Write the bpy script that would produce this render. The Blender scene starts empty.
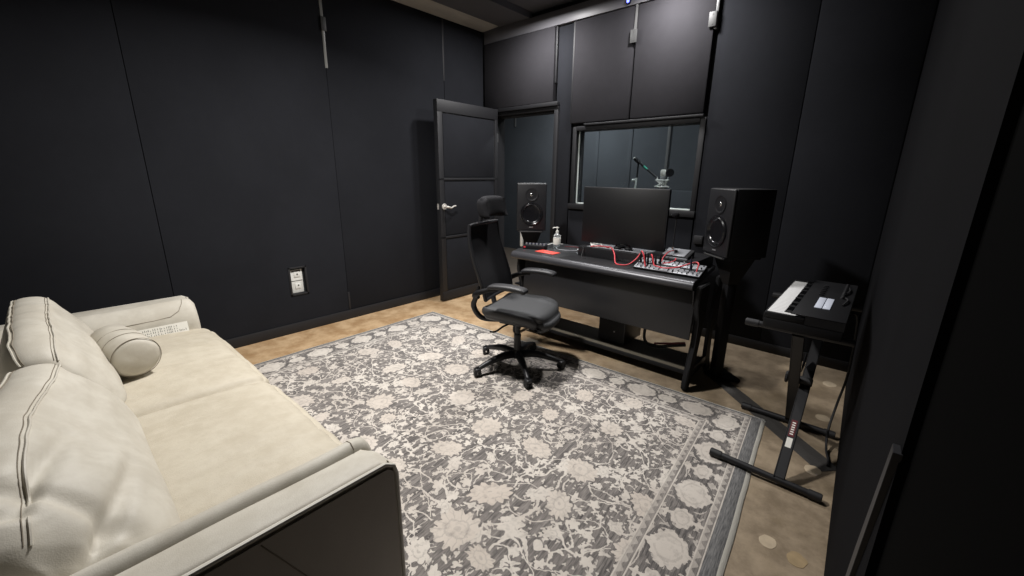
import bpy, bmesh, math, random
from mathutils import Vector, Matrix, noise
random.seed(7)
PI = math.pi
scn = bpy.context.scene
COL = scn.collection
cos, sin = math.cos, math.sin

# ------------------------------------------------------------------ materials
def nt_of(name):
    m = bpy.data.materials.new(name); m.use_nodes = True
    nt = m.node_tree; nt.nodes.clear()
    out = nt.nodes.new('ShaderNodeOutputMaterial')
    b = nt.nodes.new('ShaderNodeBsdfPrincipled')
    nt.links.new(b.outputs[0], out.inputs[0])
    return m, nt, b
def s2l(c):
    return tuple((x/12.92 if x <= .04045 else ((x+.055)/1.055)**2.4) for x in c)
def rgb(r, g, b): return s2l((r/255, g/255, b/255)) + (1,)
def mat(name, col, rough=.5, metal=0., var=.15, scale=30., bump=0., bscale=200., spec=.5, stretch=(1,1,1), coat=0., trans=0., alpha=1., emit=None, estr=0.):
    m, nt, b = nt_of(name)
    N, L = nt.nodes, nt.links
    tc = N.new('ShaderNodeTexCoord'); mp = N.new('ShaderNodeMapping'); L.new(tc.outputs['Object'], mp.inputs[0])
    mp.inputs['Scale'].default_value = stretch
    nz = N.new('ShaderNodeTexNoise'); nz.inputs['Scale'].default_value = scale; nz.inputs['Detail'].default_value = 4
    L.new(mp.outputs[0], nz.inputs[0])
    mx = N.new('ShaderNodeMix'); mx.data_type = 'RGBA'
    c = Vector(col[:3])
    mx.inputs['A'].default_value = tuple(c*(1-var)) + (1,)
    mx.inputs['B'].default_value = tuple(min(1., x) for x in c*(1+var)) + (1,)
    L.new(nz.outputs[0], mx.inputs['Factor']); L.new(mx.outputs['Result'], b.inputs['Base Color'])
    b.inputs['Roughness'].default_value = rough; b.inputs['Metallic'].default_value = metal
    b.inputs['Specular IOR Level'].default_value = spec
    b.inputs['Coat Weight'].default_value = coat
    b.inputs['Transmission Weight'].default_value = trans; b.inputs['Alpha'].default_value = alpha
    if emit: b.inputs['Emission Color'].default_value = emit; b.inputs['Emission Strength'].default_value = estr
    if bump:
        n2 = N.new('ShaderNodeTexNoise'); n2.inputs['Scale'].default_value = bscale; n2.inputs['Detail'].default_value = 3
        L.new(mp.outputs[0], n2.inputs[0])
        bp = N.new('ShaderNodeBump'); bp.inputs['Strength'].default_value = bump; bp.inputs['Distance'].default_value = .004
        L.new(n2.outputs[0], bp.inputs['Height']); L.new(bp.outputs[0], b.inputs['Normal'])
    return m

class X:
    """tiny expression helper for node maths"""
    nt = None
    def __init__(s, sock): s.s = sock
    @staticmethod
    def op(o, *a):
        n = X.nt.nodes.new('ShaderNodeMath'); n.operation = o
        for i, v in enumerate(a):
            if isinstance(v, X): X.nt.links.new(v.s, n.inputs[i])
            else: n.inputs[i].default_value = v
        return X(n.outputs[0])
    def __add__(s, o): return X.op('ADD', s, o)
    __radd__ = __add__
    def __sub__(s, o): return X.op('SUBTRACT', s, o)
    def __rsub__(s, o): return X.op('SUBTRACT', o, s)
    def __mul__(s, o): return X.op('MULTIPLY', s, o)
    __rmul__ = __mul__
    def __truediv__(s, o): return X.op('DIVIDE', s, o)
    def lt(s, o): return X.op('LESS_THAN', s, o)
    def gt(s, o): return X.op('GREATER_THAN', s, o)
    def abs(s): return X.op('ABSOLUTE', s)
    def mod(s, o): return X.op('FLOORED_MODULO', s, o)
    def cos(s): return X.op('COSINE', s)
    def sin(s): return X.op('SINE', s)
    def min(s, o): return X.op('MINIMUM', s, o)
    def max(s, o): return X.op('MAXIMUM', s, o)
    def floor(s): return X.op('FLOOR', s)
def comb(x, y, z=0.):
    n = X.nt.nodes.new('ShaderNodeCombineXYZ')
    for i, v in enumerate((x, y, z)):
        if isinstance(v, X): X.nt.links.new(v.s, n.inputs[i])
        else: n.inputs[i].default_value = v
    return n.outputs[0]
def sep(sock):
    n = X.nt.nodes.new('ShaderNodeSeparateXYZ'); X.nt.links.new(sock, n.inputs[0])
    return X(n.outputs[0]), X(n.outputs[1]), X(n.outputs[2])
def xnoise(vec, scale, detail=2., rough=.5, dist=0.):
    n = X.nt.nodes.new('ShaderNodeTexNoise'); X.nt.links.new(vec, n.inputs[0])
    n.inputs['Scale'].default_value = scale; n.inputs['Detail'].default_value = detail
    n.inputs['Roughness'].default_value = rough; n.inputs['Distortion'].default_value = dist
    return X(n.outputs[0]), n.outputs[1]
def cmix(f, a, b):
    n = X.nt.nodes.new('ShaderNodeMix'); n.data_type = 'RGBA'
    if isinstance(f, X): X.nt.links.new(f.s, n.inputs['Factor'])
    else: n.inputs['Factor'].default_value = f
    for k, v in (('A', a), ('B', b)):
        if isinstance(v, tuple): n.inputs[k].default_value = v
        else: X.nt.links.new(v, n.inputs[k])
    return n.outputs['Result']
def ss(x, a, b):
    n = X.nt.nodes.new('ShaderNodeMapRange'); n.interpolation_type = 'SMOOTHSTEP'
    X.nt.links.new(x.s, n.inputs[0]); n.inputs[1].default_value = a; n.inputs[2].default_value = b
    return X(n.outputs[0])

RUGW, RUGH = 3.06, 2.62
def rug_material():
    m, nt, b = nt_of('rug_weave'); X.nt = nt; N, L = nt.nodes, nt.links
    tc = N.new('ShaderNodeTexCoord'); uvs = tc.outputs['UV']
    u, v, _ = sep(uvs)                                # metres
    w1, wc = xnoise(uvs, 9., 2.)
    wx, wy, _ = sep(wc)
    pu = u + (wx-.5)*.05; pv = v + (wy-.5)*.05
    w2, wc2 = xnoise(uvs, 60., 1.)
    wx2, wy2, _ = sep(wc2)
    pu = pu + (wx2-.5)*.012; pv = pv + (wy2-.5)*.012
    w3, wc3 = xnoise(uvs, 30., 3., .65)
    jx, jy, _ = sep(wc3)
    def flowers(cell, R, n, amp, rnd, off, gate=0., ring=0., jit=.35, rag=.5):
        vn = N.new('ShaderNodeTexVoronoi'); vn.voronoi_dimensions = '2D'; vn.feature = 'F1'
        vn.inputs['Scale'].default_value = 1.; vn.inputs['Randomness'].default_value = rnd
        cu = (pu+off)/cell; cv = (pv+off*1.7)/cell
        L.new(comb(cu, cv), vn.inputs['Vector'])
        px, py, _ = sep(vn.outputs['Position'])
        dx = (cu-px)*cell; dy = (cv-py)*cell
        cr, cg, cb = sep(vn.outputs['Color'])
        # squash each flower along its own direction
        an = cg*6.3
        ex = dx*an.cos()+dy*an.sin(); ey = (dy*an.cos()-dx*an.sin())*(1.+cb*.55)
        th = X.op('ARCTAN2', ey, ex)
        r = X.op('SQRT', ex*ex+ey*ey)
        Rr = (cr*jit*2+(1-jit))*R
        rad = Rr*((th*n+cg*6.3).cos()*amp+1.+(jx-.5)*rag)
        mask = r.lt(rad)
        if gate: mask = mask*cb.gt(gate)
        if ring:
            q = r/Rr
            line = ((q-.5+(jy-.5)*.3).abs()).lt(.05)+q.lt(.15)
            pet = ((th*n*.5+cg*6.3).cos().abs()).lt(.22)*q.gt(.45)
            mask = mask*(1.-(line+pet).min(1.)*ring)
        return mask, cg
    A, ac = flowers(.33, .076, 13., .10, .6, 0., ring=.28, jit=.3)
    A2, _ = flowers(.22, .044, 7., .18, .85, 3.3, gate=.25, ring=.3)
    B, _ = flowers(.102, .0225, 5., .28, .9, 1.1, gate=.2, rag=.9)
    Cm, _ = flowers(.055, .0132, 3., .40, 1., 2.2, gate=.25, rag=1.)
    D, _ = flowers(.030, .0068, 3., .45, 1., 5.2, gate=.4, rag=1.)
    n1, _ = xnoise(comb(pu, pv), 3.4, .4)
    vine1 = ((n1-.5).abs()).lt(.0065)
    n2, _ = xnoise(comb(pu+7., pv), 5., .3)
    vine2 = ((n2-.47).abs()).lt(.0075)
    n3, _ = xnoise(comb(pu, pv+9.), 5.6, .3)
    vine3 = ((n3-.55).abs()).lt(.007)
    vines = vine1.max(vine2).max(vine3)
    halo = 1. - flowers(.33, .090, 13., .05, .6, 0., jit=.3)[0]
    field = A.max(A2).max((B.max(Cm).max(D).max(vines))*halo)
    # border
    e = (u+.038).min(RUGW-u).min((v+.042).min(RUGH-v))
    horiz = ((v+.042).min(RUGH-v)).lt((u+.038).min(RUGW-u))          # nearest edge runs along u
    s = horiz*u + (1.-horiz)*v
    sw = s + (wx-.5)*.045 + (jx-.5)*.03; ew = e + (wy-.5)*.02 + (jy-.5)*.022
    def oval(period, off, a, bb, n, amp, ec=.19):
        t = (sw+off).mod(period)-period/2
        q1 = t/a; q2 = (ew-ec)/bb
        rr = X.op('SQRT', q1*q1+q2*q2); th = X.op('ARCTAN2', q2, q1)
        edge = (th*n).cos()*amp+1.
        return rr.lt(edge), rr
    O1, r1 = oval(.36, 0., .092, .066, 14., .06)
    O2, r2 = oval(.36, .18, .055, .043, 8., .10)
    O3, _ = oval(.18, .09, .022, .018, 4., .3, .125)
    O4, _ = oval(.18, .09, .022, .018, 4., .3, .255)
    hr = ((r1-.72).abs().lt(.06)).max((r2-.6).abs().lt(.08))*.22
    darkr = ((r1-1.18).abs().lt(.10)).max((r2-1.22).abs().lt(.13))
    B2 = B.max(Cm).max(vine2).max(vine3)
    bord = (O1.max(O2))*(1.-hr)
    bord = bord.max(O3.max(O4)).max(B2*.75*(1.-darkr))
    def guard(c, wd):
        g = ((e-c).abs()).lt(wd)
        ln = ((e-c).abs()).gt(wd*.72)
        zig = ((s*130.).sin()*.5+(e-c)*60.).gt(0.)
        return g, ln.max(zig*.45+.15)
    G1, g1 = guard(.088, .017)
    G2, g2 = guard(.298, .02)
    inb = e.gt(.105)*e.lt(.278)
    inf = e.gt(.318)
    k = inf*field + inb*bord + G1*g1 + G2*g2
    # wear
    wn, _ = xnoise(uvs, 26., 4., .65)
    fn, _ = xnoise(uvs, 260., 2., .6)
    k = k*(ss(wn, .25, .55)*.42+.58)
    k = k*(fn*.35+.83)
    # striated ground, threads run along v
    st, _ = xnoise(comb(u*260., v*16.), 1., 3., .7)
    st2, _ = xnoise(comb(u*60., v*5.), 1., 2., .6)
    band = e.lt(.07)
    ground = cmix(ss(st*.6+st2*.4, .33, .67), rgb(70,67,67), rgb(146,140,135))
    ground = cmix(inb*darkr*.35, ground, rgb(62,61,62))
    ground = cmix(band, ground, cmix(ss(st, .3, .7), rgb(80,80,81), rgb(130,129,128)))
    ln, _ = xnoise(uvs, 3., 2.)
    light = cmix(ss(ln, .35, .65), rgb(206,199,190), rgb(192,184,175))
    light = cmix(A*inf*(ac*.5+.3), light, rgb(192,181,170))
    colr = cmix(k.min(1.), ground, light)
    fr = (RUGW-u).lt(.02).max(u.lt(.008)).max(v.lt(.008))
    colr = cmix(fr, colr, rgb(228,224,212))
    L.new(colr, b.inputs['Base Color'])
    b.inputs['Roughness'].default_value = .95; b.inputs['Specular IOR Level'].default_value = .15
    b.inputs['Sheen Weight'].default_value = .15
    bp = N.new('ShaderNodeBump'); bp.inputs['Strength'].default_value = .5; bp.inputs['Distance'].default_value = .003
    hh = k*.5 + fn*.6 + st*.3
    L.new(hh.s, bp.inputs['Height']); L.new(bp.outputs[0], b.inputs['Normal'])
    return m

def floor_material():
    m, nt, b = nt_of('stained_concrete'); X.nt = nt; N, L = nt.nodes, nt.links
    tc = N.new('ShaderNodeTexCoord'); p = tc.outputs['Object']
    a, _ = xnoise(p, 2.1, 5., .62, .6); c, _ = xnoise(p, 6., 6., .7); d, _ = xnoise(p, 55., 3., .7)
    x, y, z = sep(p)
    # warmer, lighter tone towards the left wall, greyer towards the right one
    warm = ss((x+1.9)*-1.+(a-.5)*1.4, -1.0, 1.2)
    c1 = cmix(ss(c, .3, .7), rgb(118,104,86), rgb(156,140,118))
    c2 = cmix(ss(c, .3, .7), rgb(156,124,88), rgb(198,170,134))
    col = cmix(warm, c1, c2)
    col = cmix(ss(a, .52, .75)*.5, col, rgb(128,112,82))
    col = cmix(ss(d, .55, .8)*.25, col, rgb(90,76,60))
    L.new(col, b.inputs['Base Color'])
    r = c*.25+.38
    L.new(r.s, b.inputs['Roughness']); b.inputs['Specular IOR Level'].default_value = .35
    bp = N.new('ShaderNodeBump'); bp.inputs['Strength'].default_value = .15; bp.inputs['Distance'].default_value = .003
    L.new((c*.6+d*.4).s, bp.inputs['Height']); L.new(bp.outputs[0], b.inputs['Normal'])
    return m

def leather_material(name, base, dark, wr=.5, seat=False):
    m, nt, b = nt_of(name); X.nt = nt; N, L = nt.nodes, nt.links
    tc = N.new('ShaderNodeTexCoord'); p = tc.outputs['Object']
    a, _ = xnoise(p, 3.5, 4., .6); g, _ = xnoise(p, 14., 4., .7)
    col = cmix(ss(a*.6+g*.4, .36, .66), dark, base)
    L.new(col, b.inputs['Base Color'])
    b.inputs['Roughness'].default_value = .56; b.inputs['Specular IOR Level'].default_value = .35
    vn = N.new('ShaderNodeTexVoronoi'); vn.inputs['Scale'].default_value = 330.; L.new(p, vn.inputs['Vector'])
    x, y, z = sep(p)
    wv, _ = xnoise(comb(x*11.+y*1.5, y*1.7-x*.8, z*3.) if seat else comb(x*9.+y*5., y*2.5-x*1.2, z*5.), 1., 3., .55, .5)
    bp = N.new('ShaderNodeBump'); bp.inputs['Strength'].default_value = wr; bp.inputs['Distance'].default_value = .012
    L.new((wv*1.0+g*.12+X(vn.outputs['Distance'])*.045).s, bp.inputs['Height']); L.new(bp.outputs[0], b.inputs['Normal'])
    return m

def wall_fabric(name, c, rough=.95, spec=.12):
    m, nt, b = nt_of(name); X.nt = nt; N, L = nt.nodes, nt.links
    tc = N.new('ShaderNodeTexCoord'); p = tc.outputs['Object']
    a, _ = xnoise(p, 2., 3.); g, _ = xnoise(p, 420., 2., .7); q, _ = xnoise(p, 18., 3., .6)
    cc = Vector(c[:3])
    col = cmix(ss(a*.5+q*.2+g*.3, .3, .7), tuple(cc*.88)+(1,), tuple(cc*1.14)+(1,))
    L.new(col, b.inputs['Base Color'])
    b.inputs['Roughness'].default_value = rough; b.inputs['Specular IOR Level'].default_value = spec
    bp = N.new('ShaderNodeBump'); bp.inputs['Strength'].default_value = .35; bp.inputs['Distance'].default_value = .0015
    L.new(g.s, bp.inputs['Height']); L.new(bp.outputs[0], b.inputs['Normal'])
    return m

M = {}
M['rug'] = rug_material()
M['floor'] = floor_material()
M['fabric'] = wall_fabric('black_wall_fabric', rgb(34,35,39))
M['fabricgrey'] = wall_fabric('charcoal_wall_fabric', rgb(46,45,48))
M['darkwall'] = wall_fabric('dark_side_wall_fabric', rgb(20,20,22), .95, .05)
M['paint'] = mat('black_wall_paint', rgb(34,35,38), .55, var=.08, scale=8, bump=.1)
M['frame'] = mat('black_trim_paint', rgb(28,28,31), .62, var=.1, scale=12, bump=.08)
M['frieze'] = mat('grey_frieze_paint', rgb(104,103,107), .42, var=.08, scale=6)
M['batten'] = mat('batten_grey_and_sheen', rgb(92,92,92), .3, var=.1, scale=20)  # grey paints the lamp sheen on the black seam battens
M['strip'] = mat('pale_batten_reflection', rgb(135,135,132), .3, var=.1, scale=20)  # pale tone stands for light mirrored in the glossy batten
M['clipm'] = mat('grey_bracket_metal', rgb(66,66,66), .55, .0, var=.1)
M['ceil'] = mat('charcoal_ceiling_paint', rgb(92,93,98), .7, var=.1, scale=5)
M['crown'] = mat('taupe_ceiling_band', rgb(186,182,174), .5, var=.2, scale=5, stretch=(3,1,1))
M['boothwall'] = wall_fabric('booth_wall_fabric', rgb(72,75,79))
M['boothfloor'] = mat('booth_floor', rgb(90,80,70), .6)
M['reveal'] = mat('pale_reveal_paint', rgb(214,222,218), .5, var=.04)
M['glass'] = mat('window_glass', (.93,.97,.98,1), .02, var=0, trans=1., spec=.4)
M['leather'] = leather_material('cream_leather', rgb(200,195,183), rgb(187,181,168), .38)
M['seatleather'] = leather_material('warm_cream_leather', rgb(194,186,169), rgb(182,173,155), .9, seat=True)
M['piping'] = mat('cream_piping', rgb(205,201,190), .45, var=.05)
M['shadedleather'] = mat('shaded_side_leather', rgb(156,148,138), .5, var=.08, scale=12, bump=.2, bscale=160)  # sofa leather darkened so the outer arm sides look shaded
M['thread'] = mat('grey_seam_thread', rgb(128,119,105), .8)
M['mesh'] = mat('black_mesh_fabric', rgb(25,25,28), .85, var=.15, spec=.2, scale=300, bump=.4, bscale=500)
M['seatmesh'] = mat('charcoal_seat_fabric', rgb(55,56,58), .6, var=.12, scale=400, bump=.4, bscale=600)
M['plastic'] = mat('black_plastic', rgb(26,26,29), .45, var=.08)
M['softblack'] = mat('matt_black_plastic', rgb(15,15,18), .6, spec=.3, var=.08)
M['armpad'] = mat('grey_black_arm_pad', rgb(38,38,41), .5, var=.08)
M['deskside'] = mat('matt_black_desk_leg', rgb(24,24,26), .6, var=.1, spec=.25)
M['shelf'] = mat('grey_brown_shelf_laminate', rgb(92,86,76), .5, var=.12, scale=8)
M['desk'] = mat('black_desk_laminate', rgb(33,33,35), .35, var=.12, scale=9, bump=.05, bscale=90)
M['desktop'] = mat('charcoal_desktop', rgb(44,45,47), .38, var=.12, scale=7, bump=.05, bscale=90)
M['nose'] = mat('satin_desk_edge', rgb(66,66,70), .36, .3, var=.06)
M['screen'] = mat('dark_monitor_screen', rgb(17,17,19), .45, var=.05)
M['gloss'] = mat('gloss_black', rgb(16,16,18), .12, var=.02)
M['cone'] = mat('speaker_cone', rgb(26,26,29), .22, .2, var=.05)
M['chrome'] = mat('chrome', rgb(200,200,198), .18, 1., var=.03)
M['silver'] = mat('brushed_silver', rgb(190,190,192), .35, .7, var=.06, scale=60)
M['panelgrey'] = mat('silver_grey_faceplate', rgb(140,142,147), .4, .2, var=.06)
M['satin'] = mat('satin_nickel', rgb(214,210,204), .38, .35, var=.03)
M['blackest'] = mat('flat_black_door', rgb(7,7,7), .95, var=.05, spec=.02)
M['white'] = mat('white_plastic', rgb(225,225,220), .4, var=.03)
M['keys'] = mat('white_piano_keys', rgb(240,240,240), .25, var=.01)
M['red'] = mat('red_rubber', rgb(200,56,66), .45, var=.08)
M['redcard'] = mat('red_card', rgb(222,78,66), .55, var=.06)
M['darkred'] = mat('dark_red_cable', rgb(96,26,34), .45)
M['rubber'] = mat('black_rubber', rgb(24,24,26), .6)
M['tape'] = mat('black_gaffer_tape', rgb(62,60,58), .6, var=.3, scale=14, stretch=(1,9,1), bump=.2)
M['clear'] = mat('clear_plastic', (.95,.98,1,1), .05, var=0, trans=.85, spec=.5)
M['gel'] = mat('clear_gel', (.80,.90,.96,1), .05, var=0, trans=.8)
M['label'] = mat('paper_white', rgb(232,230,222), .7, var=.03)
M['ink'] = mat('grey_print', rgb(80,78,74), .8)
M['pad'] = mat('pale_backlit_pad', rgb(205,210,222), .4, var=.02, emit=rgb(190,198,220), estr=.12)
M['patch'] = mat('pale_floor_filler', rgb(178,162,138), .7, var=.25, scale=28)
M['patchring'] = mat('tan_floor_stain', rgb(150,130,98), .7, var=.3, scale=28)
M['green'] = mat('green_tape', rgb(70,190,160), .5)
M['blueled'] = mat('blue_indicator', rgb(20,20,200), .4, emit=(.05,.06,1,1), estr=14.)
M['navy'] = mat('navy_plastic', rgb(38,36,62), .5)
M['wood'] = mat('dark_leg_wood', rgb(50,42,36), .5)

# ------------------------------------------------------------------ mesh helpers
class MB:
    def __init__(s): s.bm = bmesh.new()
    def _xf(s, vs, loc=(0,0,0), rot=None):
        R = rot if rot is not None else Matrix.Identity(3)
        for v in vs: v.co = R @ v.co + Vector(loc)
    def box(s, x0, x1, y0, y1, z0, z1, bev=0., seg=2, rot=None, piv=None):
        b = bmesh.new(); bmesh.ops.create_cube(b, size=1)
        for v in b.verts: v.co = Vector((v.co.x*(x1-x0), v.co.y*(y1-y0), v.co.z*(z1-z0)))
        if bev: bmesh.ops.bevel(b, geom=b.edges[:], offset=bev, segments=seg, affect='EDGES', profile=.5)
        c = Vector(((x0+x1)/2, (y0+y1)/2, (z0+z1)/2))
        if rot is not None:
            p = Vector(piv) if piv is not None else c
            for v in b.verts: v.co = rot @ (v.co + c - p) + p
        else:
            for v in b.verts: v.co += c
        s.merge(b); return s
    def merge(s, b):
        me = bpy.data.meshes.new('t'); b.to_mesh(me); b.free(); s.bm.from_mesh(me); bpy.data.meshes.remove(me)
    def cyl(s, p0, p1, r, r1=None, n=20, bev=0.):
        p0, p1 = Vector(p0), Vector(p1); d = p1-p0
        b = bmesh.new(); bmesh.ops.create_cone(b, cap_ends=True, segments=n, radius1=r, radius2=(r if r1 is None else r1), depth=d.length)
        if bev:
            ed = [e for e in b.edges if abs(abs(e.verts[0].co.z)-d.length/2) < 1e-6 and abs(e.verts[0].co.z-e.verts[1].co.z) < 1e-6]
            bmesh.ops.bevel(b, geom=ed, offset=bev, segments=2, affect='EDGES')
        q = d.to_track_quat('Z', 'Y').to_matrix()
        for v in b.verts: v.co = q @ v.co + (p0+p1)/2
        s.merge(b); return s
    def sphere(s, c, r, sc=(1,1,1), n=16, rot=None):
        b = bmesh.new(); bmesh.ops.create_uvsphere(b, u_segments=n, v_segments=max(6, n*2//3), radius=r)
        for v in b.verts:
            w = Vector((v.co.x*sc[0], v.co.y*sc[1], v.co.z*sc[2]))
            if rot is not None: w = rot @ w
            v.co = w + Vector(c)
        s.merge(b); return s
    def tube(s, pts, r, n=8, smooth=True, rs=None):
        P = [Vector(p) for p in pts]
        if smooth and len(P) > 2:
            Q = []
            for i in range(len(P)-1):
                a = P[max(i-1, 0)]; b_ = P[i]; c = P[i+1]; d = P[min(i+2, len(P)-1)]
                for k in range(6):
                    t = k/6
                    Q.append(.5*((2*b_)+(-a+c)*t+(2*a-5*b_+4*c-d)*t*t+(-a+3*b_-3*c+d)*t**3))
            Q.append(P[-1])
            if rs: rs = [rs[min(int(i/6), len(rs)-1)]*(1-(i % 6)/6)+rs[min(int(i/6)+1, len(rs)-1)]*((i % 6)/6) for i in range(len(Q))]
            P = Q
        up = Vector((0,0,1)); rings = []
        for i, p in enumerate(P):
            t = (P[min(i+1, len(P)-1)]-P[max(i-1, 0)]).normalized()
            u = up - t*up.dot(t)
            if u.length < .05: u = Vector((1,0,0)) - t*t.x
            u.normalize(); up = u; w = t.cross(u)
            rr = rs[i] if rs else r
            rings.append([s.bm.verts.new(p + (u*cos(a*2*PI/n)+w*sin(a*2*PI/n))*rr) for a in range(n)])
        for i in range(len(rings)-1):
            for k in range(n):
                s.bm.faces.new((rings[i][k], rings[i][(k+1)%n], rings[i+1][(k+1)%n], rings[i+1][k]))
        s.bm.faces.new(rings[0][::-1]); s.bm.faces.new(rings[-1]); return s
    def lathe(s, prof, c=(0,0,0), n=28, axis='Z', rot=None):
        rings = []
        for r, z in prof:
            ring = []
            for k in range(n):
                a = 2*PI*k/n; v = Vector((r*cos(a), r*sin(a), z))
                if rot is not None: v = rot @ v
                ring.append(s.bm.verts.new(v+Vector(c)))
            rings.append(ring)
        for i in range(len(rings)-1):
            for k in range(n):
                s.bm.faces.new((rings[i][k], rings[i][(k+1)%n], rings[i+1][(k+1)%n], rings[i+1][k]))
        s.bm.faces.new(rings[0][::-1]); s.bm.faces.new(rings[-1]); return s
    def prism(s, pts, a0, a1, axis='Z', bev=0.):
        """extrude polygon pts (2d) along axis from a0 to a1"""
        def v3(p, a):
            return {'Z': (p[0], p[1], a), 'X': (a, p[0], p[1]), 'Y': (p[0], a, p[1])}[axis]
        b = bmesh.new()
        A = [b.verts.new(v3(p, a0)) for p in pts]; B = [b.verts.new(v3(p, a1)) for p in pts]
        n = len(pts)
        b.faces.new(A[::-1]); b.faces.new(B)
        for i in range(n): b.faces.new((A[i], A[(i+1)%n], B[(i+1)%n], B[i]))
        if bev: bmesh.ops.bevel(b, geom=b.edges[:], offset=bev, segments=2, affect='EDGES')
        s.merge(b); return s
    def soft(s, size, r, n=14, bulge=(0,0,0), fn=None, rot=None, loc=(0,0,0)):
        """rounded, puffed box centred on the origin; fn(p, unit) -> p may sculpt it"""
        hx, hy, hz = size[0]/2, size[1]/2, size[2]/2
        b = bmesh.new(); bmesh.ops.create_cube(b, size=2)
        bmesh.ops.subdivide_edges(b, edges=b.edges[:], cuts=n, use_grid_fill=True)
        for v in b.verts:
            uu = v.co.copy()
            # spread samples towards the edges
            q = Vector([math.sin(c*PI/2)*.55+c*.45 for c in uu])
            p = Vector((q.x*hx, q.y*hy, q.z*hz))
            c = Vector((max(-hx+r, min(hx-r, p.x)), max(-hy+r, min(hy-r, p.y)), max(-hz+r, min(hz-r, p.z))))
            d = p-c
            if d.length > 1e-9: p = c + d.normalized()*r
            ax, ay, az = (1-uu.x**2), (1-uu.y**2), (1-uu.z**2)
            p.x += bulge[0]*ay*az*uu.x; p.y += bulge[1]*ax*az*uu.y; p.z += bulge[2]*ax*ay*uu.z
            if fn: p = fn(p, uu)
            if rot is not None: p = rot @ p
            v.co = p + Vector(loc)
        s.merge(b); return s
    def build(s, name, m, parent=None, smooth=True, angle=40, off=None, mods=None):
        bmesh.ops.recalc_face_normals(s.bm, faces=s.bm.faces[:])
        if off is not None:
            for v in s.bm.verts: v.co -= Vector(off)
        me = bpy.data.meshes.new(name); s.bm.to_mesh(me); s.bm.free()
        if smooth:
            me.shade_smooth(); me.set_sharp_from_angle(angle=math.radians(angle))
        o = bpy.data.objects.new(name, me); COL.objects.link(o)
        if isinstance(m, (list, tuple)):
            for k in m: me.materials.append(M[k])
        else: me.materials.append(M[m])
        if off is not None: o.location = off
        if parent is not None: o.parent = parent
        return o
def Rz(a): return Matrix.Rotation(a, 3, 'Z')
def Rx(a): return Matrix.Rotation(a, 3, 'X')
def Ry(a): return Matrix.Rotation(a, 3, 'Y')
def tag(o, label=None, cat=None, group=None, kind=None):
    if label: o['label'] = label
    if cat: o['category'] = cat
    if group: o['group'] = group
    if kind: o['kind'] = kind
    return o
def thing(name, label, cat, loc=(0,0,0), rz=0., group=None):
    o = bpy.data.objects.new(name, None); COL.objects.link(o)
    o.location = loc; o.rotation_euler = (0,0,rz); o.empty_display_size = .1
    return tag(o, label, cat, group)
def struct(name, mb, m, parent=None, **k):
    o = mb.build(name, m, parent, **k)
    if parent is None: o['kind'] = 'structure'
    return o
def box(*a, **k): return MB().box(*a, **k)
def copy_tree(o, parent=None):
    c = o.copy(); COL.objects.link(c); c.parent = parent
    for ch in [q for q in bpy.data.objects if q.parent == o]: copy_tree(ch, c)
    return c
def fbm(p, s, seed=0.): return noise.noise(Vector(p)*s+Vector((seed, seed*1.7, -seed)))

# ------------------------------------------------------------------ the room
XL, YB, ZC = -3.77, 3.78, 2.95
TH = .14
def XR(y): return .130-.031*y       # right wall runs a hair off square
struct('floor', box(XL-.2, 1.0, -1.4, YB+TH, -.1, 0), 'floor')
struct('ceiling', box(XL-.2, 1.0, -1.4, YB+TH, ZC+.06, ZC+.2), 'ceil')
# lower ceiling step along the left side, then the taupe band where it meets the wall
struct('trim_1', box(XL, -3.10, -1.3, YB-.001, ZC, ZC+.06), 'ceil')
struct('trim_2', MB().prism([(XL, ZC), (XL, ZC-.012), (XL+.02, ZC-.016), (XL+.23, ZC-.004), (XL+.25, ZC)], .2, YB-.07, 'Y'), 'crown')
struct('wall_left', box(XL-.2, XL-.03, -1.4, YB+TH, 0, ZC+.06), 'paint')
struct('wall_front', box(XL-.2, 1.0, -1.4, -1.2, 0, ZC+.06), 'paint')
# back wall with a doorway and a window opening
DX0, DX1, DZ = -3.63, -2.757, 2.045
WX0, WX1, WZ0, WZ1 = -2.475, -1.272, 1.105, 1.825
wb = MB()
Y0, Y1 = YB+.03, YB+TH
for a in ((XL-.2, DX0, 0, ZC+.06), (DX0, DX1, DZ, ZC+.06), (DX1, WX0, 0, ZC+.06), (WX0, WX1, 0, WZ0), (WX0, WX1, WZ1, ZC+.06), (WX1, 1.0, 0, ZC+.06)):
    wb.box(a[0], a[1], Y0, Y1, a[2], a[3])
struct('wall_back', wb, 'paint')
struct('trim_3', box(XL, XR(YB), YB-.045, YB+.029, 2.815, ZC-.001, .003), 'frieze')
# right wall, slightly off square
wr = MB()
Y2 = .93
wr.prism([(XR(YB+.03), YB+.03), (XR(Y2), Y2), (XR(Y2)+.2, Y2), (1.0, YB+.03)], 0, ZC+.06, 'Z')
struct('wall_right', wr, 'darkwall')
# baseboards
struct('baseboard_left', box(XL-.005, XL+.014, -1.2, YB, 0, .088, .003), 'frame')
struct('baseboard_back', box(DX1+.06, XR(YB)-.002, YB-.012, YB+.01, 0, .078, .003), 'frame')
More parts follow.
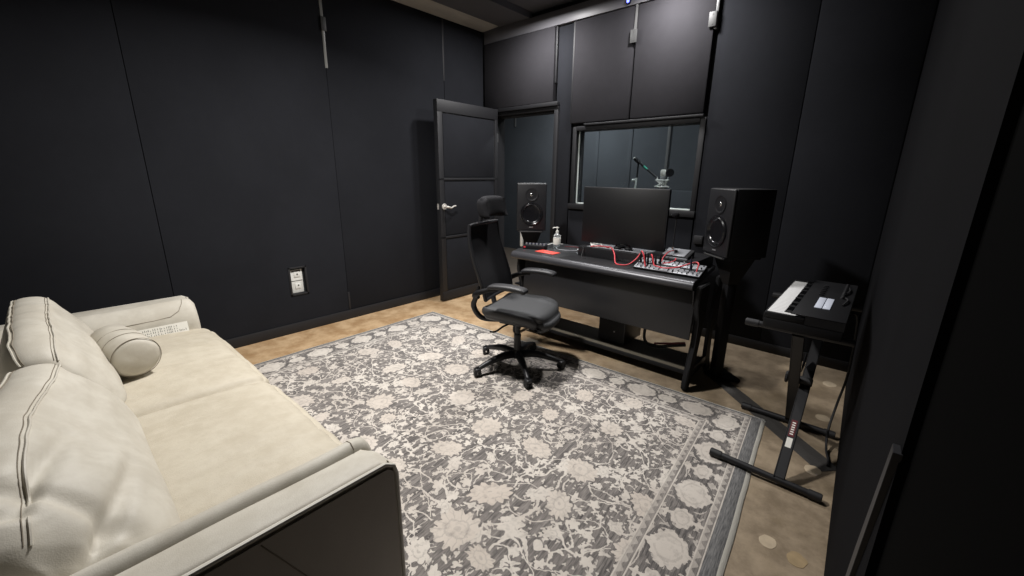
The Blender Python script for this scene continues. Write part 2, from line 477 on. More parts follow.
# left wall: fabric panels between upright battens
def panel(name_label, x0, x1, y0, y1, z0, z1, m='fabric', bev=.004):
    o = box(x0, x1, y0, y1, z0, z1, bev).build('wall_panel', m)
    tag(o, name_label, 'wall panel', 'black fabric wall panels'); return o
ys = [-1.15, .535, 1.85, 3.135, YB-.06]
lab = ['tall black fabric wall panel at far left behind the cream sofa',
       'tall black fabric wall panel with the white outlet low down',
       'tall black fabric wall panel beside the open door, right of the bright upright strip',
       'black fabric wall panel in the corner above the open door leaf']
for i in range(4):
    y0, y1 = ys[i]+.002, ys[i+1]-.002
    if i == 1:       # cut out round the outlet
        mb = MB()
        oy0, oy1, oz0, oz1 = 1.345, 1.472, .350, .580
        for a in ((y0, oy0, .09, ZC-.012), (oy1, y1, .09, ZC-.012), (oy0, oy1, .09, oz0), (oy0, oy1, oz1, ZC-.012)):
            mb.box(XL-.03, XL, a[0], a[1], a[2], a[3])
        o = mb.build('wall_panel', 'fabric'); tag(o, lab[i], 'wall panel', 'black fabric wall panels')
    else: panel(lab[i], XL-.03, XL, y0, y1, .09, ZC-.012)
# left seam batten, its lamp reflection painted pale grey; slimmer black ones elsewhere
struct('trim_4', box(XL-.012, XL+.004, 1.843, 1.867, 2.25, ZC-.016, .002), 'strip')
struct('trim_5', box(XL-.012, XL+.006, 1.846, 1.864, .09, .27, .002), 'frame')
struct('trim_6', box(XL-.012, XL+.003, 3.125, 3.145, 2.35, ZC-.016, .002), 'frame')
# back wall panels
Yp = YB
panel('black fabric wall panel above the open doorway', XL+.01, -2.765, Yp-.05, Yp+.03, 2.125, 2.812, 'fabricgrey')
panel('narrow black fabric wall strip between the doorway and the window', -2.75, -2.552, Yp-.004, Yp+.03, .08, 2.812)
panel('black fabric wall panel above the window, left of the two', -2.54, -1.918, Yp-.034, Yp+.03, 1.895, 2.812, 'fabricgrey', bev=.012)
panel('black fabric wall panel above the window, right of the two', -1.902, -1.252, Yp-.034, Yp+.03, 1.895, 2.812, 'fabricgrey', bev=.012)
panel('low black fabric wall panel under the window behind the desk', -2.54, -1.235, Yp-.004, Yp+.03, .08, 1.045)
panel('tall black fabric wall panel right of the window behind the right loudspeaker', -1.222, -.579, Yp-.01, Yp+.03, .08, 2.812)
panel('tall black fabric wall panel in the far right corner behind the keyboard', -.575, XR(YB)-.004, Yp-.01, Yp+.03, .08, 2.812)
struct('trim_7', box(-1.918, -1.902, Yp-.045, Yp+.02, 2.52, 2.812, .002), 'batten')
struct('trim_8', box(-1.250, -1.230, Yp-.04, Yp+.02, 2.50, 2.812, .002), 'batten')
struct('trim_9', box(-2.765, -2.745, Yp-.03, Yp+.01, 2.3, 2.812, .002), 'frame')
struct('trim_10', box(-2.555, -2.538, Yp-.03, Yp+.01, 1.9, 2.812, .002), 'frame')
struct('trim_11', box(-1.20, -1.125, Yp-.045, Yp-.002, .83, .90, .004), 'frame')
def bracket(label, x0, x1, y0, y1, z0, z1, ax):
    o = box(x0, x1, y0, y1, z0, z1, .003).build('wall_bracket', 'clipm')
    tag(o, label, 'bracket', 'small grey seam brackets')
    cx, cy = (x0+x1)/2, (y0+y1)/2
    for z in (z0+.02, z1-.02):
        sc = MB()
        if ax == 'x': sc.cyl((x1-.001, cy, z), (x1+.0025, cy, z), .005, n=10)
        else: sc.cyl((cx, y0+.001, z), (cx, y0-.0025, z), .005, n=10)
        sc.build('screw', 'clipm', o)
bracket('small grey bracket on the bright upright strip of the left wall', XL+.004, XL+.014, 1.838, 1.882, 2.53, 2.635, 'x')
bracket('small grey bracket between the two panels above the window', -1.945, -1.885, Yp-.056, Yp-.045, 2.515, 2.62, 'y')
bracket('small grey bracket at the right edge of the panels above the window', -1.292, -1.235, Yp-.052, Yp-.041, 2.515, 2.62, 'y')

# doorway trim and door
dt = MB()
dt.box(DX0-.06, DX1+.05, YB-.03, YB+.03, DZ, DZ+.035, .004)
dt.box(DX0-.06, DX1+.05, YB-.05, YB+.03, DZ+.038, DZ+.078, .004)
dt.box(DX1, DX1+.05, YB-.03, YB+.03, 0, DZ, .004)
dt.box(DX0-.06, DX0, YB-.03, YB+.03, 0, DZ, .004)
dt.box(DX0-.005, DX0+.012, YB+.03, Y1+.01, 0, DZ); dt.box(DX1-.012, DX1+.005, YB+.03, Y1+.01, 0, DZ); dt.box(DX0, DX1, YB+.03, Y1+.01, DZ-.012, DZ+.003)
struct('trim_12', dt, 'frame')
# door leaf: free edge at (-3.56, 2.82), hinge edge at (-3.585, 3.73)
door = bpy.data.objects.new('door_1', None); COL.objects.link(door); door['kind'] = 'structure'
dl = math.hypot(.02, .90)
door.location = (-3.575, 3.725, 0); door.rotation_euler = (0, 0, math.atan2(2.82-3.725, -3.555+3.575))
# local x: hinge -> free edge ; local +y faces the room (+X world)
box(0, dl, -.022, .022, .012, 2.112, .002).build('door_leaf', 'paint', door)
pn = MB()
for z0, z1 in ((.13, .70), (.745, 1.315), (1.36, 1.985)):
    pn.box(.06, dl-.075, .0225, .028, z0, z1, .004)
pn.build('door_panel', 'fabric', door)
fr = MB()
for z0, z1 in ((.012, .115), (.71, .735), (1.325, 1.35), (1.995, 2.112)):
    fr.box(0, dl, .0225, .036, z0, z1, .003)
fr.box(0, .05, .0225, .036, .115, 1.995, .003); fr.box(dl-.065, dl, .0225, .036, .115, 1.995, .003)
fr.build('door_rail', 'frame', door)
hd = MB()
hx, hz = dl-.052, 1.055
hd.cyl((hx, .036, hz), (hx, .046, hz), .033, n=24, bev=.003).cyl((hx, .046, hz), (hx, .085, hz), .011)
hd.tube([(hx, .083, hz), (hx-.02, .088, hz-.004), (hx-.06, .086, hz-.012), (hx-.10, .082, hz+.002), (hx-.125, .080, hz+.004)], .009, rs=[.012,.012,.009,.008,.009])
hd.cyl((dl-.003, 0, hz), (dl+.004, 0, hz), .014).box(dl-.001, dl+.002, -.012, .012, hz-.03, hz+.03)
hd.build('door_handle', 'satin', door)
hg = MB()
for z in (.25, 1.02, 1.80): hg.cyl((-.004, .03, z-.045), (-.004, .03, z+.045), .007, n=10)
hg.build('hinge', 'clipm', door)

# window
win = bpy.data.objects.new('window_1', None); COL.objects.link(win); win['kind'] = 'structure'; win.location = (0,0,0)
wf = MB()
wf.box(WX0-.045, WX0, YB-.02, YB+.03, WZ0-.03, WZ1+.04, .004)
wf.box(WX1, WX1+.045, YB-.02, YB+.03, WZ0-.03, WZ1+.04, .004)
wf.box(WX0, WX1, YB-.03, YB+.03, WZ1, WZ1+.04, .004)
wf.box(WX0-.06, WX1+.05, YB-.035, YB+.03, WZ0-.055, WZ0-.002, .004)
wf.box(WX0+.1, WX1+.03, YB-.055, YB-.02, WZ1+.042, WZ1+.062, .004)
wf.build('window_frame', 'frame', win)
rv = MB()
rv.box(WX0-.002, WX0+.010, YB+.0305, YB+.041, WZ0, WZ1)
rv.box(WX0, WX1, YB+.0305, YB+.10, WZ0-.002, WZ0+.008)
rv.build('window_reveal', 'reveal', win)
box(WX0+.010, WX1-.010, YB+.055, YB+.063, WZ0+.010, WZ1).build('window_pane', 'glass', win)

# black door and casing on the right wall, right next to the camera
s = MB(); q_ = lambda y: XR(y)
s.prism([(1.155,.30),(1.235,0),(1.175,0),(1.02,.60),(.925,.93),(.962,.93),(1.075,.60)], XR(1.1)-.006, XR(1.1)+.008, 'X', .001)
struct('trim_13', s, 'armpad')
struct('door_2', box(XR(.6)+.004, XR(.6)+.08, -.6, .93, 0, ZC+.06), 'blackest')

# ------------------------------------------------------------------ recording booth behind the glass
bw = MB()
BX0, BX1, BY = -5.6, .9, 6.0
struct('wall_far', box(BX0-.1, BX1, BY, BY+.1, 0, 2.95), 'boothwall')
struct('wall_booth_left', box(BX0-.1, BX0, Y1, BY, 0, 2.95), 'boothwall')
struct('wall_booth_right', box(BX1-.1, BX1, Y1, BY, 0, 2.95), 'boothwall')
struct('floor_booth', box(BX0, BX1, Y1, BY, -.1, 0), 'boothfloor')
struct('ceiling_booth', box(BX0-.1, BX1, Y1, BY+.1, 2.95, 3.05), 'ceil')
k = 14
for x in (-3.55, -2.99): 
    struct('trim_%d' % k, box(x-.03, x+.03, BY-.012, BY, 0, 2.9, .004), 'boothwall'); k += 1
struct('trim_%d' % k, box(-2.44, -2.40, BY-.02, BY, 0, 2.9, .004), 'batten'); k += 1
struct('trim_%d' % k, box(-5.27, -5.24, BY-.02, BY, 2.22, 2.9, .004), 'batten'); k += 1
o = thing('low_screen', 'grey upright screen in the booth seen low through the right end of the window', 'screen', (-1.85, 5.5, 0))
box(-.42, .9, -.03, .03, .05, 1.215, .01).build('panel', 'boothwall', o)
for xa in (-.35, .70): box(xa, xa+.07, -.2, .2, 0, .05, .005).build('foot', 'plastic', o)
o = thing('door_post', 'narrow bright white post beyond the doorway, left of the left loudspeaker', 'post', (-3.42, 4.05, 0))
box(-.016, .016, -.016, .016, .50, .78, .003).build('upright', 'white', o); box(-.016, .016, -.016, .016, .015, .4995, .003).build('lower_post', 'softblack', o); box(-.06, .06, -.06, .06, 0, .015, .003).build('base', 'softblack', o)
# microphone on a boom stand
mic = thing('microphone_stand', 'boom microphone stand behind the window glass with green tape on its arm', 'microphone stand', (-2.19, 4.6, 0))
s = MB(); s.cyl((0,0,.02), (0,0,.9), .012).cyl((0,0,.9), (.012,0,1.53), .009); s.build('pole', 'plastic', mic)
s = MB()
for a in (0, 120, 240): s.tube([(0,0,.20), (.15*cos(a*PI/180), .15*sin(a*PI/180), .09), (.36*cos(a*PI/180), .36*sin(a*PI/180), .015)], .009)
s.build('tripod', 'plastic', mic)
s = MB(); s.cyl((.003,-.012,1.24), (.008,-.012,1.37), .012).cyl((-.04,-.012,1.345), (.01,-.012,1.345), .014); s.build('clutch', 'reveal', mic)
s = MB(); s.cyl((-.03,-.01,1.58), (.25,-.01,1.375), .011).cyl((-.03,-.01,1.58), (-.005,-.01,1.562), .02).sphere((.013,-.005,1.545), .022); s.build('boom_arm', 'plastic', mic)
s = MB(); s.cyl((.085,-.01,1.496), (.13,-.01,1.463), .0125); s.build('green_tape', 'green', mic)['label'] = 'green tape wrapped on the boom arm'
s = MB(); s.sphere((-.032,-.01,1.582), .016); s.build('boom_tip', 'white', mic)
m2 = thing('studio_microphone', 'silver studio microphone in a cradle on the booth boom stand', 'microphone', (-1.885, 4.6, 1.25))
s = MB()
s.lathe([(.0,.0),(.024,.0),(.027,.02),(.027,.13),(.024,.135)], (.005,0,.005), 20); s.build('body', 'silver', m2)
s = MB(); s.lathe([(.026,.0),(.030,.005),(.030,.055),(.022,.07),(0,.072)], (.005,0,.142), 20); s.build('grille', 'label', m2)
s = MB()
for z in (.03, .10):
    pts = [(.070*cos(a)+.005, .070*sin(a), z) for a in [i*2*PI/16 for i in range(17)]]; s.tube(pts, .0085, smooth=False)
for i in range(8):
    a = i*PI/4+.2; b2 = a+.7
    s.tube([(.070*cos(a)+.005, .070*sin(a), .03), (.03*cos(b2)+.005, .03*sin(b2), .065), (.070*cos(a)+.005, .070*sin(a), .10)], .0065, smooth=False)
s.tube([(-.055,0,.10), (-.06,0,.125), (-.055, -.008, .13)], .009)
s.build('shock_mount', 'white', m2)
s = MB(); R = Ry(.5)
s.lathe([(0.001,-.004),(.040,-.004),(.043,0),(.040,.004),(0.001,.004)], (.085,-.02,.180), 28, rot=Matrix.Rotation(-.75, 3, 'Z')@Matrix.Rotation(PI/2, 3, 'Y')@Matrix.Rotation(.35, 3, 'X')); s.build('pop_filter', 'softblack', m2)
s = MB(); s.tube([(.075,-.03,.135), (.07,-.03,.09), (.055,-.01,.06)], .004); s.build('filter_arm', 'reveal', m2)

# ------------------------------------------------------------------ wall outlet and blue light
o = thing('wall_outlet', 'white outlet plate in a recessed black box low on the left wall', 'outlet', (XL, 1.409, .465))
s = MB(); y0, y1, z0, z1 = -.078, .078, -.128, .128
s.box(-.028, .006, y0, y0+.016, z0, z1, .002).box(-.028, .006, y1-.016, y1, z0, z1, .002).box(-.028, .006, y0, y1, z0, z0+.014, .002).box(-.028, .006, y0, y1, z1-.014, z1, .002)
s.build('frame', 'frame', o)
box(-.027, -.020, -.06, .045, -.11, .10, .003).build('cover_plate', 'white', o)
for za in (.03, -.075): box(-.021, -.015, -.028, .022, za, za+.05, .004).build('socket', 'white', o)
for za, zb, ya, yb in ((.078, .095, -.045, .03), (-.004, .002, -.055, .04)):
    box(-.0205, -.0192, ya, yb, za, zb).build('slot', 'ink', o)
for za in (.05, -.05): box(-.0155, -.0143, -.006, .006, za, za+.014).build('slot', 'ink', o)
o = thing('indicator_light', 'tiny glowing blue indicator light at the top of the back wall', 'light', (-1.985, YB-.045, 2.845))
s = MB(); s.cyl((0,.0,0), (0,-.02,0), .022, n=16, bev=.003); s.build('housing', 'softblack', o)
MB().sphere((0,-.022,0), .013, (1,.6,1)).build('lens', 'blueled', o)

# ------------------------------------------------------------------ rug
c4 = [(-3.335, 2.532), (-.300, 2.632), (-.075, .02), (-3.30, -.09)]   # far-left, far-right, near-right, near-left
bm = bmesh.new(); nu, nv = 60, 50; uvl = bm.loops.layers.uv.new('UVMap'); grid = {}
def rug_pt(a, b):
    p = [(1-b)*((1-a)*c4[0][k]+a*c4[1][k])+b*((1-a)*c4[3][k]+a*c4[2][k]) for k in (0,1)]
    return p
for i in range(nu+1):
    for j in range(nv+1):
        a, b = i/nu, j/nv; p = rug_pt(a, b)
        z = .009 + .0012*fbm((p[0], p[1], 0), 4.)
        if i in (0, nu) or j in (0, nv): z = .004
        wob = .004*fbm((p[0]*1., p[1]*1., 3.), 6.)
        grid[i, j] = (bm.verts.new((p[0]+(wob if i in (0, nu) else 0), p[1]+(wob if j in (0, nv) else 0), z)), (a*RUGW, b*RUGH))
for i in range(nu):
    for j in range(nv):
        q = [grid[i,j], grid[i,j+1], grid[i+1,j+1], grid[i+1,j]]
        f = bm.faces.new([t[0] for t in q])
        for l, t in zip(f.loops, q): l[uvl].uv = t[1]
rim = [grid[i,0] for i in range(nu+1)]+[grid[nu,j] for j in range(1,nv+1)]+[grid[i,nv] for i in range(nu-1,-1,-1)]+[grid[0,j] for j in range(nv-1,0,-1)]
low = [(bm.verts.new((t[0].co.x, t[0].co.y, .0005)), t[1]) for t in rim]
for i in range(len(rim)):
    j = (i+1) % len(rim); q = [rim[i], rim[j], low[j], low[i]]
    f = bm.faces.new([t[0] for t in q])
    for l, t in zip(f.loops, q): l[uvl].uv = t[1]
me = bpy.data.meshes.new('rug'); bmesh.ops.recalc_face_normals(bm, faces=bm.faces[:]); bm.to_mesh(me); bm.free(); me.shade_smooth(); me.materials.append(M['rug'])
rug = bpy.data.objects.new('area_rug', me); COL.objects.link(rug)
tag(rug, 'large grey and cream floral area rug with a medallion border on the concrete floor', 'rug')

# ------------------------------------------------------------------ sofa
SF = .55    # arm front y
sofa = thing('sofa', 'large cream leather sofa with piped arms along the left foreground', 'sofa', (0,0,0))
AO = -.93   # near arm outer x
FO = -3.365 # far arm outer x
def leather_ripple(p, amp, sc, seed):
    return amp*(abs(fbm((p.x*1.0+p.y*.5, p.y*.35-p.x*.2, p.z*.6), sc, seed))-.2)
# base
s = MB(); s.soft((FO*-1+AO-.10, 1.02, .17), .03, 8, loc=((FO+AO)/2, .02, .205)); s.build('base', 'leather', sofa)
# back frame
s = MB(); s.soft((FO*-1+AO-.02, .20, .60), .06, 10, (0,.01,.01), loc=((FO+AO)/2, -.42, .40)); s.build('backrest', 'leather', sofa)
def arm(outer, sgn):
    """outer = x of outer face, sgn = +1 if outer face looks towards +X"""
    y0, y1 = -.50, SF
    a = bpy.data.objects.new('armrest', None)
    X0 = outer
    def xx(d): return X0 - sgn*d           # d = distance inwards from the outer face
    # body: slab with a slightly sloping top
    prof = [(0,.10),(0,.590),(.006,.601),(.016,.605),(.095,.597),(.125,.590),(.125,.10)]
    b = bmesh.new(); n = 24; rings = []
    for i in range(n+1):
        y = y0+(y1-y0)*i/n
        rr = 0
        t = (y1-y)
        if t < .03: rr = .03-math.sqrt(max(0,.03**2-(.03-t)**2))
        rings.append([b.verts.new((xx(d), y, z-(rr if z > .3 else 0)*1.0+ (.003*fbm((d*3,y,z),5.) if z > .3 else 0))) for d, z in prof])
    m_ = len(prof)
    for i in range(n):
        for k in range(m_):
            b.faces.new((rings[i][k], rings[i][(k+1)%m_], rings[i+1][(k+1)%m_], rings[i+1][k]))
    b.faces.new(rings[0]); b.faces.new(rings[-1][::-1])
    mb = MB(); mb.merge(b); arm_o = mb.build('armrest', 'leather', sofa, angle=50)
    # outer side panel
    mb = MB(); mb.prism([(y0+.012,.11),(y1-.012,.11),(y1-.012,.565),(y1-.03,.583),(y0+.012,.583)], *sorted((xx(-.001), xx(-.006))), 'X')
    p = mb.build('side_panel', 'shadedleather', arm_o); p['label'] = 'outer side of the arm, coloured darker as shade'
    mb = MB(); mb.tube([(xx(-.0065), y1-.10,.11),(xx(-.0075), y1-.22,.30),(xx(-.0065), y1-.36,.575)], .0016, smooth=False); mb.build('side_seam', 'thread', arm_o)
    # piping round the outer edge and down the front
    mb = MB(); mb.tube([(xx(.001), y0,.597),(xx(.001), y1-.035,.597),(xx(.001), y1-.008,.580),(xx(.001), y1,.55),(xx(.001), y1,.12)], .0065, smooth=False); mb.build('piping', 'piping', arm_o)
    mb = MB(); mb.tube([(xx(.018), y1-.018,.592),(xx(.018), y1+.0015,.56),(xx(.018), y1+.0015,.12)], .0018, smooth=False); mb.build('stitching', 'thread', arm_o)
    # inner pad that folds over the top: broad slope down to the seat
    pr = [(.118,.36),(.116,.580),(.126,.600),(.142,.612),(.160,.611),(.180,.594),(.206,.558),(.226,.515),(.236,.47),(.234,.42),(.228,.36)]
    b = bmesh.new(); n = 40; rings = []; ya, yb = y0+.01, y1-.004
    for i in range(n+1):
        f = (i/n); f = f*f*(3-2*f)*.5+f*.5
        y = ya+(yb-ya)*f; t = min(y-ya, yb-y); R_ = .05
        k_ = 1. if t >= R_ else math.sqrt(max(0., 1-((R_-t)/R_)**2))
        kk = .84+.16*k_
        rings.append([b.verts.new((xx(.17+(d-.17)*kk+.004*noise.noise(Vector((d*8, y*5, z*4+sgn)))), y, .40+(z-.40)*kk+(.006*noise.noise(Vector((d*5, y*4, sgn*3.))) if z > .5 else 0))) for d, z in pr])
    m_ = len(pr)
    for i in range(n):
        for k in range(m_): b.faces.new((rings[i][k], rings[i][(k+1)%m_], rings[i+1][(k+1)%m_], rings[i+1][k]))
    b.faces.new(rings[0]); b.faces.new(rings[-1][::-1])
    mb = MB(); mb.merge(b); mb.build('arm_pad', 'leather', arm_o, angle=75)
    mb = MB()
    cx = xx(.165)
    ds = -sgn
    mb.tube([(xx(.124), y1-.062,.600),(xx(.142), y1-.062,.6135),(xx(.160), y1-.064,.6125),(xx(.180), y1-.070,.5955),(xx(.207), y1-.095,.558),(xx(.2195), y1-.14,.534),(xx(.222), y1-.22,.529),(xx(.222), y0+.25,.529)], .0016, smooth=False)
    mb.build('pad_seam', 'thread', arm_o)
    return arm_o
arm(AO, 1); arm(FO, -1)
# seat cushions
def seatfn(seed):
    def fn(p, uu):
        top = max(0, uu.z)
        w = noise.noise(Vector((p.x*5.5+p.y*1.4, p.y*1.6-p.x*.6, seed)))
        w2 = noise.noise(Vector((p.x*15+p.y*3.5, p.y*2.6, seed+4)))
        e = (1-uu.x**2)
        p.z += top*(.011*w+.005*w2)*(.4+.6*e)
        p.z -= .02*top*max(0, uu.y)**3
        p.y += .003*w2*max(0, uu.y)
        return p
    return fn
IN0, IN1 = FO+.185, AO-.185
xm = -2.135
for (x0, x1, sd, lb) in ((IN0, xm, 1., None), (xm, IN1, 5., None)):
    s = MB(); s.soft((x1-x0+.012, 1.0, .20), .07, 40, (.0,.012,.030), seatfn(sd), loc=((x0+x1)/2, .11, .332)); o = s.build('seat_cushion', 'seatleather', sofa, angle=80)
lg = [(AO-.12, SF-.12), (AO-.12, -.42), (FO+.12, SF-.12), (FO+.12, -.42)]
for x, y in lg: box(x-.03, x+.03, y-.03, y+.03, .010, .125, .004).build('leg', 'wood', sofa)

# loose back cushions: a slouching profile with a gusset between two top seams
PROF = [(-.158,.345),(-.112,.352),(-.066,.338),(-.030,.292),(.003,.248),(.034,.198),(.058,.150),(.082,.085),(.096,.030),(.080,.006),(.03,.002),(-.06,.0),(-.15,.0),(-.215,.006),(-.240,.05),(-.235,.13),(-.212,.23),(-.186,.31)]
def catmull(P, m):
    out = []
    n = len(P)
    for i in range(n):
        a, b_, c, d = [Vector((*P[(i+k)%n], 0)) for k in (-1,0,1,2)]
        for k in range(m):
            t = k/m; v = .5*((2*b_)+(-a+c)*t+(2*a-5*b_+4*c-d)*t*t+(-a+3*b_-3*c+d)*t**3); out.append((v.x, v.y))
    return out
def back_cushion(x0, x1, label, seed, hs, near_droop=0., puff=0., crease=False, back=0.):
    L_ = x1-x0; cx = (x0+x1)/2
    o = thing('back_cushion', label, 'cushion', (cx, 0, .457), 0, 'cream leather back cushions')
    m = 5; P = catmull(PROF, m); n = 70; rings = []; nP = len(P)
    def station(x):
        u_ = x/(L_/2); e0 = (x+L_/2); e1 = (L_/2-x)
        R0, R1 = .11, .12
        k0 = 1. if e0 >= R0 else math.sqrt(max(0., 1-((R0-e0)/R0)**2))
        k1 = 1. if e1 >= R1 else math.sqrt(max(0., 1-((R1-e1)/R1)**2))
        kk = .55+.45*min(k0, k1)
        dr = near_droop*max(0., (u_-.15)/.85)**2.4
        return u_, kk, dr
    def pt(x, y, z, idx):
        u_, kk, dr = station(x)
        zz = z*hs*(.80+.20*((kk-.55)/.45))*(1-dr)
        yy = -.07+(y+.07)*kk
        g = max(0., 1-u_*u_)
        front = max(0., min(1., (y+.07)/.1))*(1 if z > .02 else 0)
        yy += puff*front*(.3+.7*math.exp(-((u_-.35)/.5)**2))*math.sin(min(1, z/.33)*PI)*1.0
        tt = max(0., min(1., (u_+.85)/1.1)); yy -= (.035*dr+back*tt*tt*(3-2*tt))*(z/.34)
        top = max(0., (z-.05)/.3)
        f = noise.noise(Vector((x*3.0+z*7., z*3.-x*1.6, seed))); f2 = noise.noise(Vector((x*3.2-z*13.+y*6, z*9+x*6, seed+3))); f3 = noise.noise(Vector((x*22+z*9, z*16, seed+9)))
        amp = (.4+.6*g)*min(1, top*2)
        yy += (.010*f+.006*f2+.0016*f3)*amp; zz += (.009*f+.006*f2+.0015*f3)*amp
        # pinch wrinkles along the two top seams
        if z > .30: zz += .0035*math.sin(x*46+seed*3+2*f)*max(0, f2+.3)
        if crease:
            for (xa, za, xb, zb, dp, wd) in ((.36,.345,.06,.27,.050,.018), (.42,.22,.12,.16,.034,.020), (.30,.345,.42,.16,.026,.018)):
                ax, az = xb-xa, zb-za; ll = ax*ax+az*az
                t = max(0, min(1, ((x-xa)*ax+(z-za)*az)/ll)); dd = math.hypot(x-xa-ax*t, (z-za-az*t))
                c_ = math.exp(-(dd/wd)**2)*dp*(1-t*.7)
                yy -= c_*.9*front; zz -= c_*.7
        return Vector((x, yy, max(zz, 0.)))
    b = bmesh.new()
    xs = [-L_/2+L_*(.5-.5*math.cos(PI*i/n)*(.35)-.5*(1-2*i/n)*.65) for i in range(n+1)]
    for x in xs: rings.append([b.verts.new(pt(x, y, z, i)) for i, (y, z) in enumerate(P)])
    for i in range(n):
        for k in range(nP): b.faces.new((rings[i][k], rings[i][(k+1)%nP], rings[i+1][(k+1)%nP], rings[i+1][k]))
    for ring, xe, sg in ((rings[0], -L_/2, -1), (rings[-1], L_/2, 1)):
        prev = ring
        for q in (.8, .5, .2):
            c = sum((v.co for v in ring), Vector())/nP
            new = [b.verts.new(c+(v.co-c)*q+Vector((sg*.022*(1-q*q), 0, 0))) for v in ring]
            for k in range(nP): b.faces.new((prev[k], prev[(k+1)%nP], new[(k+1)%nP], new[k]))
            prev = new
        b.faces.new(prev)
    mb = MB(); mb.merge(b); sh = mb.build('cover', 'leather', o, angle=85)
    for idx, nm in ((2*m, 'front seam'), (0, 'rear seam')):
        pts = []; w2 = []
        for i in range(80):
            x = -L_/2+.012+(L_-.024)*i/79
            y, z = P[idx]; v = pt(x, y, z, idx)
            wob = .0045*noise.noise(Vector((x*14, idx, seed)))
            out = Vector((0, .35 if idx else -.35, .95))
            pts.append(v+out*.0006+Vector((0, wob, 0))); w2.append(v+Vector((0, .010 if idx else -.010, -.004 if idx else -.003))+Vector((0,wob,0)))
        mb = MB(); mb.tube(pts, .0013, n=6, smooth=False); mb.build('seam', 'thread', sh)
        mb = MB(); mb.tube(w2, .0034, n=6, smooth=False); mb.build('welt', 'leather', sh)
    return o
back_cushion(-3.06, -2.14, 'cream leather back cushion next to the bolster', 1.3, 1.0, near_droop=.10, puff=.008)
back_cushion(-2.04, -1.155, 'cream leather back cushion closest to the camera, deeply creased', 6.1, .93, near_droop=.26, puff=.024, crease=True, back=.075)
# bolster
bo = thing('bolster_pillow', 'round cream leather bolster pillow leaning by the far arm', 'pillow', (-2.445, .172, .564), 0)
def capsule_bolster():
    R_ = .092; Lb = .30
    s = MB(); prof = []
    for t in [i/10 for i in range(11)]:
        a = t*PI/2; prof.append((R_-.022+.022*sin(a) if t else R_-.022, 0+.022*(1-cos(a))))
    prof = [(0.001,-.010),(R_*.4,-.008),(R_*.75,-.002),(R_-.012,.004),(R_,.016),(R_+.003,.08),(R_+.004,Lb/2),(R_+.003,Lb-.08),(R_,Lb-.016),(R_-.012,Lb-.004),(R_*.75,Lb+.002),(R_*.4,Lb+.008),(.001,Lb+.01)]
    d = Vector((-.975, -.21, .05)).normalized()
    q = d.to_track_quat('Z','Y').to_matrix()
    s.lathe(prof, (0,0,0), 40, rot=q)
    for v in s.bm.verts: v.co += Vector((1,1,1))*.0035*fbm(v.co, 16.)
    body = s.build('cover', 'leather', bo, angle=60)
    s = MB()
    s.tube([q @ Vector((R_*cos(a), R_*sin(a), .010)) for a in [i*2*PI/40 for i in range(41)]], .0016, n=6, smooth=False)
    for zz in (.10, .175):
        s.tube([q @ Vector(((R_+.0035)*cos(a), (R_+.0035)*sin(a), zz+.004*sin(3*a))) for a in [i*2*PI/40 for i in range(41)]], .0013, n=6, smooth=False)
    s.build('seam', 'thread', body)
capsule_bolster()
# printed tag against the far arm
o = thing('care_tag', 'long white printed paper tag standing against the sofa far inner arm', 'tag', (-3.098, .36, .468), math.radians(90))
R = Matrix.Rotation(math.radians(-12), 3, 'X')
s = MB(); s.box(-.118, .118, -.001, .0005, -.030, .032, rot=R, piv=(0,0,-.03)); s.build('paper', 'label', o)
s = MB(); x = -.108
random.seed(3)
while x < .105:
    for r_ in range(1 if x > .07 else 3):
        hgt = random.uniform(.006, .016)
        z = -.020+r_*.016
        s.box(x, x+.0022, -.0020, -.0011, z, z+hgt*.8, rot=R, piv=(0,0,-.03))
    x += random.choice((.007, .009, .012))
s.build('print', 'ink', o)

# ------------------------------------------------------------------ desk
DXL, DXR, DYF, DYB, DT = -2.345, -.815, 2.655, 3.30, .755
desk = thing('studio_desk', 'wide black studio console desk with a rounded front edge under the window', 'desk', (0,0,0))
s = MB()
poly = [(DXL, DYF+.02), (DXR, DYF+.02), (DXR-.01, 2.85), (-.875, DYB), (-2.40, DYB), (-2.43, 3.02), (-2.41, 2.80)]
s.prism(poly, DT-.035, DT, 'Z', .004); s.build('desktop', 'desktop', desk, angle=30)
s = MB(); rs = []
prof = [(DYF+.025, DT+.002), (DYF+.008, DT+.001), (DYF-.010, DT-.008), (DYF-.020, DT-.026), (DYF-.020, DT-.042), (DYF-.008, DT-.056), (DYF+.025, DT-.060)]
s.prism(prof, DXL, DXR, 'X'); s.build('front_edge', 'nose', desk, angle=50)
s = MB(); s.box(DXL+.10, DXR+.006, DYF+.06, DYF+.08, .352, DT-.036, .003, rot=Rx(-.10), piv=(0,DYF+.06,DT-.036)); s.build('modesty_panel', 'desk', desk)
s = MB(); s.box(DXL+.063, DXR+.008, 2.76, 3.06, .0985, .1025, .001); s.build('lower_shelf', 'shelf', desk)
s = MB(); s.box(DXL+.063, DXR+.008, 2.752, 3.06, .070, .098, .003); s.build('shelf_board', 'deskside', desk)
ZR = .832   # raised rear tier
s = MB(); s.box(-1.84, -.895, 2.905, DYB-.004, DT-.002, ZR, .004); s.build('raised_tier', 'desk', desk)
s = MB(); s.box(-1.775, -1.27, 2.93, 3.14, ZR+.0002, ZR+.003, .0008); s.build('lit_tier_top', 'panelgrey', desk)  # pale plate paints the lit part of the tier's top
s = MB(); s.prism([(2.745, DT-.002), (2.904, DT-.002), (2.904, DT+.046), (2.885, DT+.046)], -1.275, -.812, 'X', .002); s.build('rack_bay', 'desk', desk)
s = MB(); s.box(-1.88, -1.29, 2.70, 2.895, DT+.0003, DT+.0025, .0008); s.build('keyboard_mat', 'desk', desk)
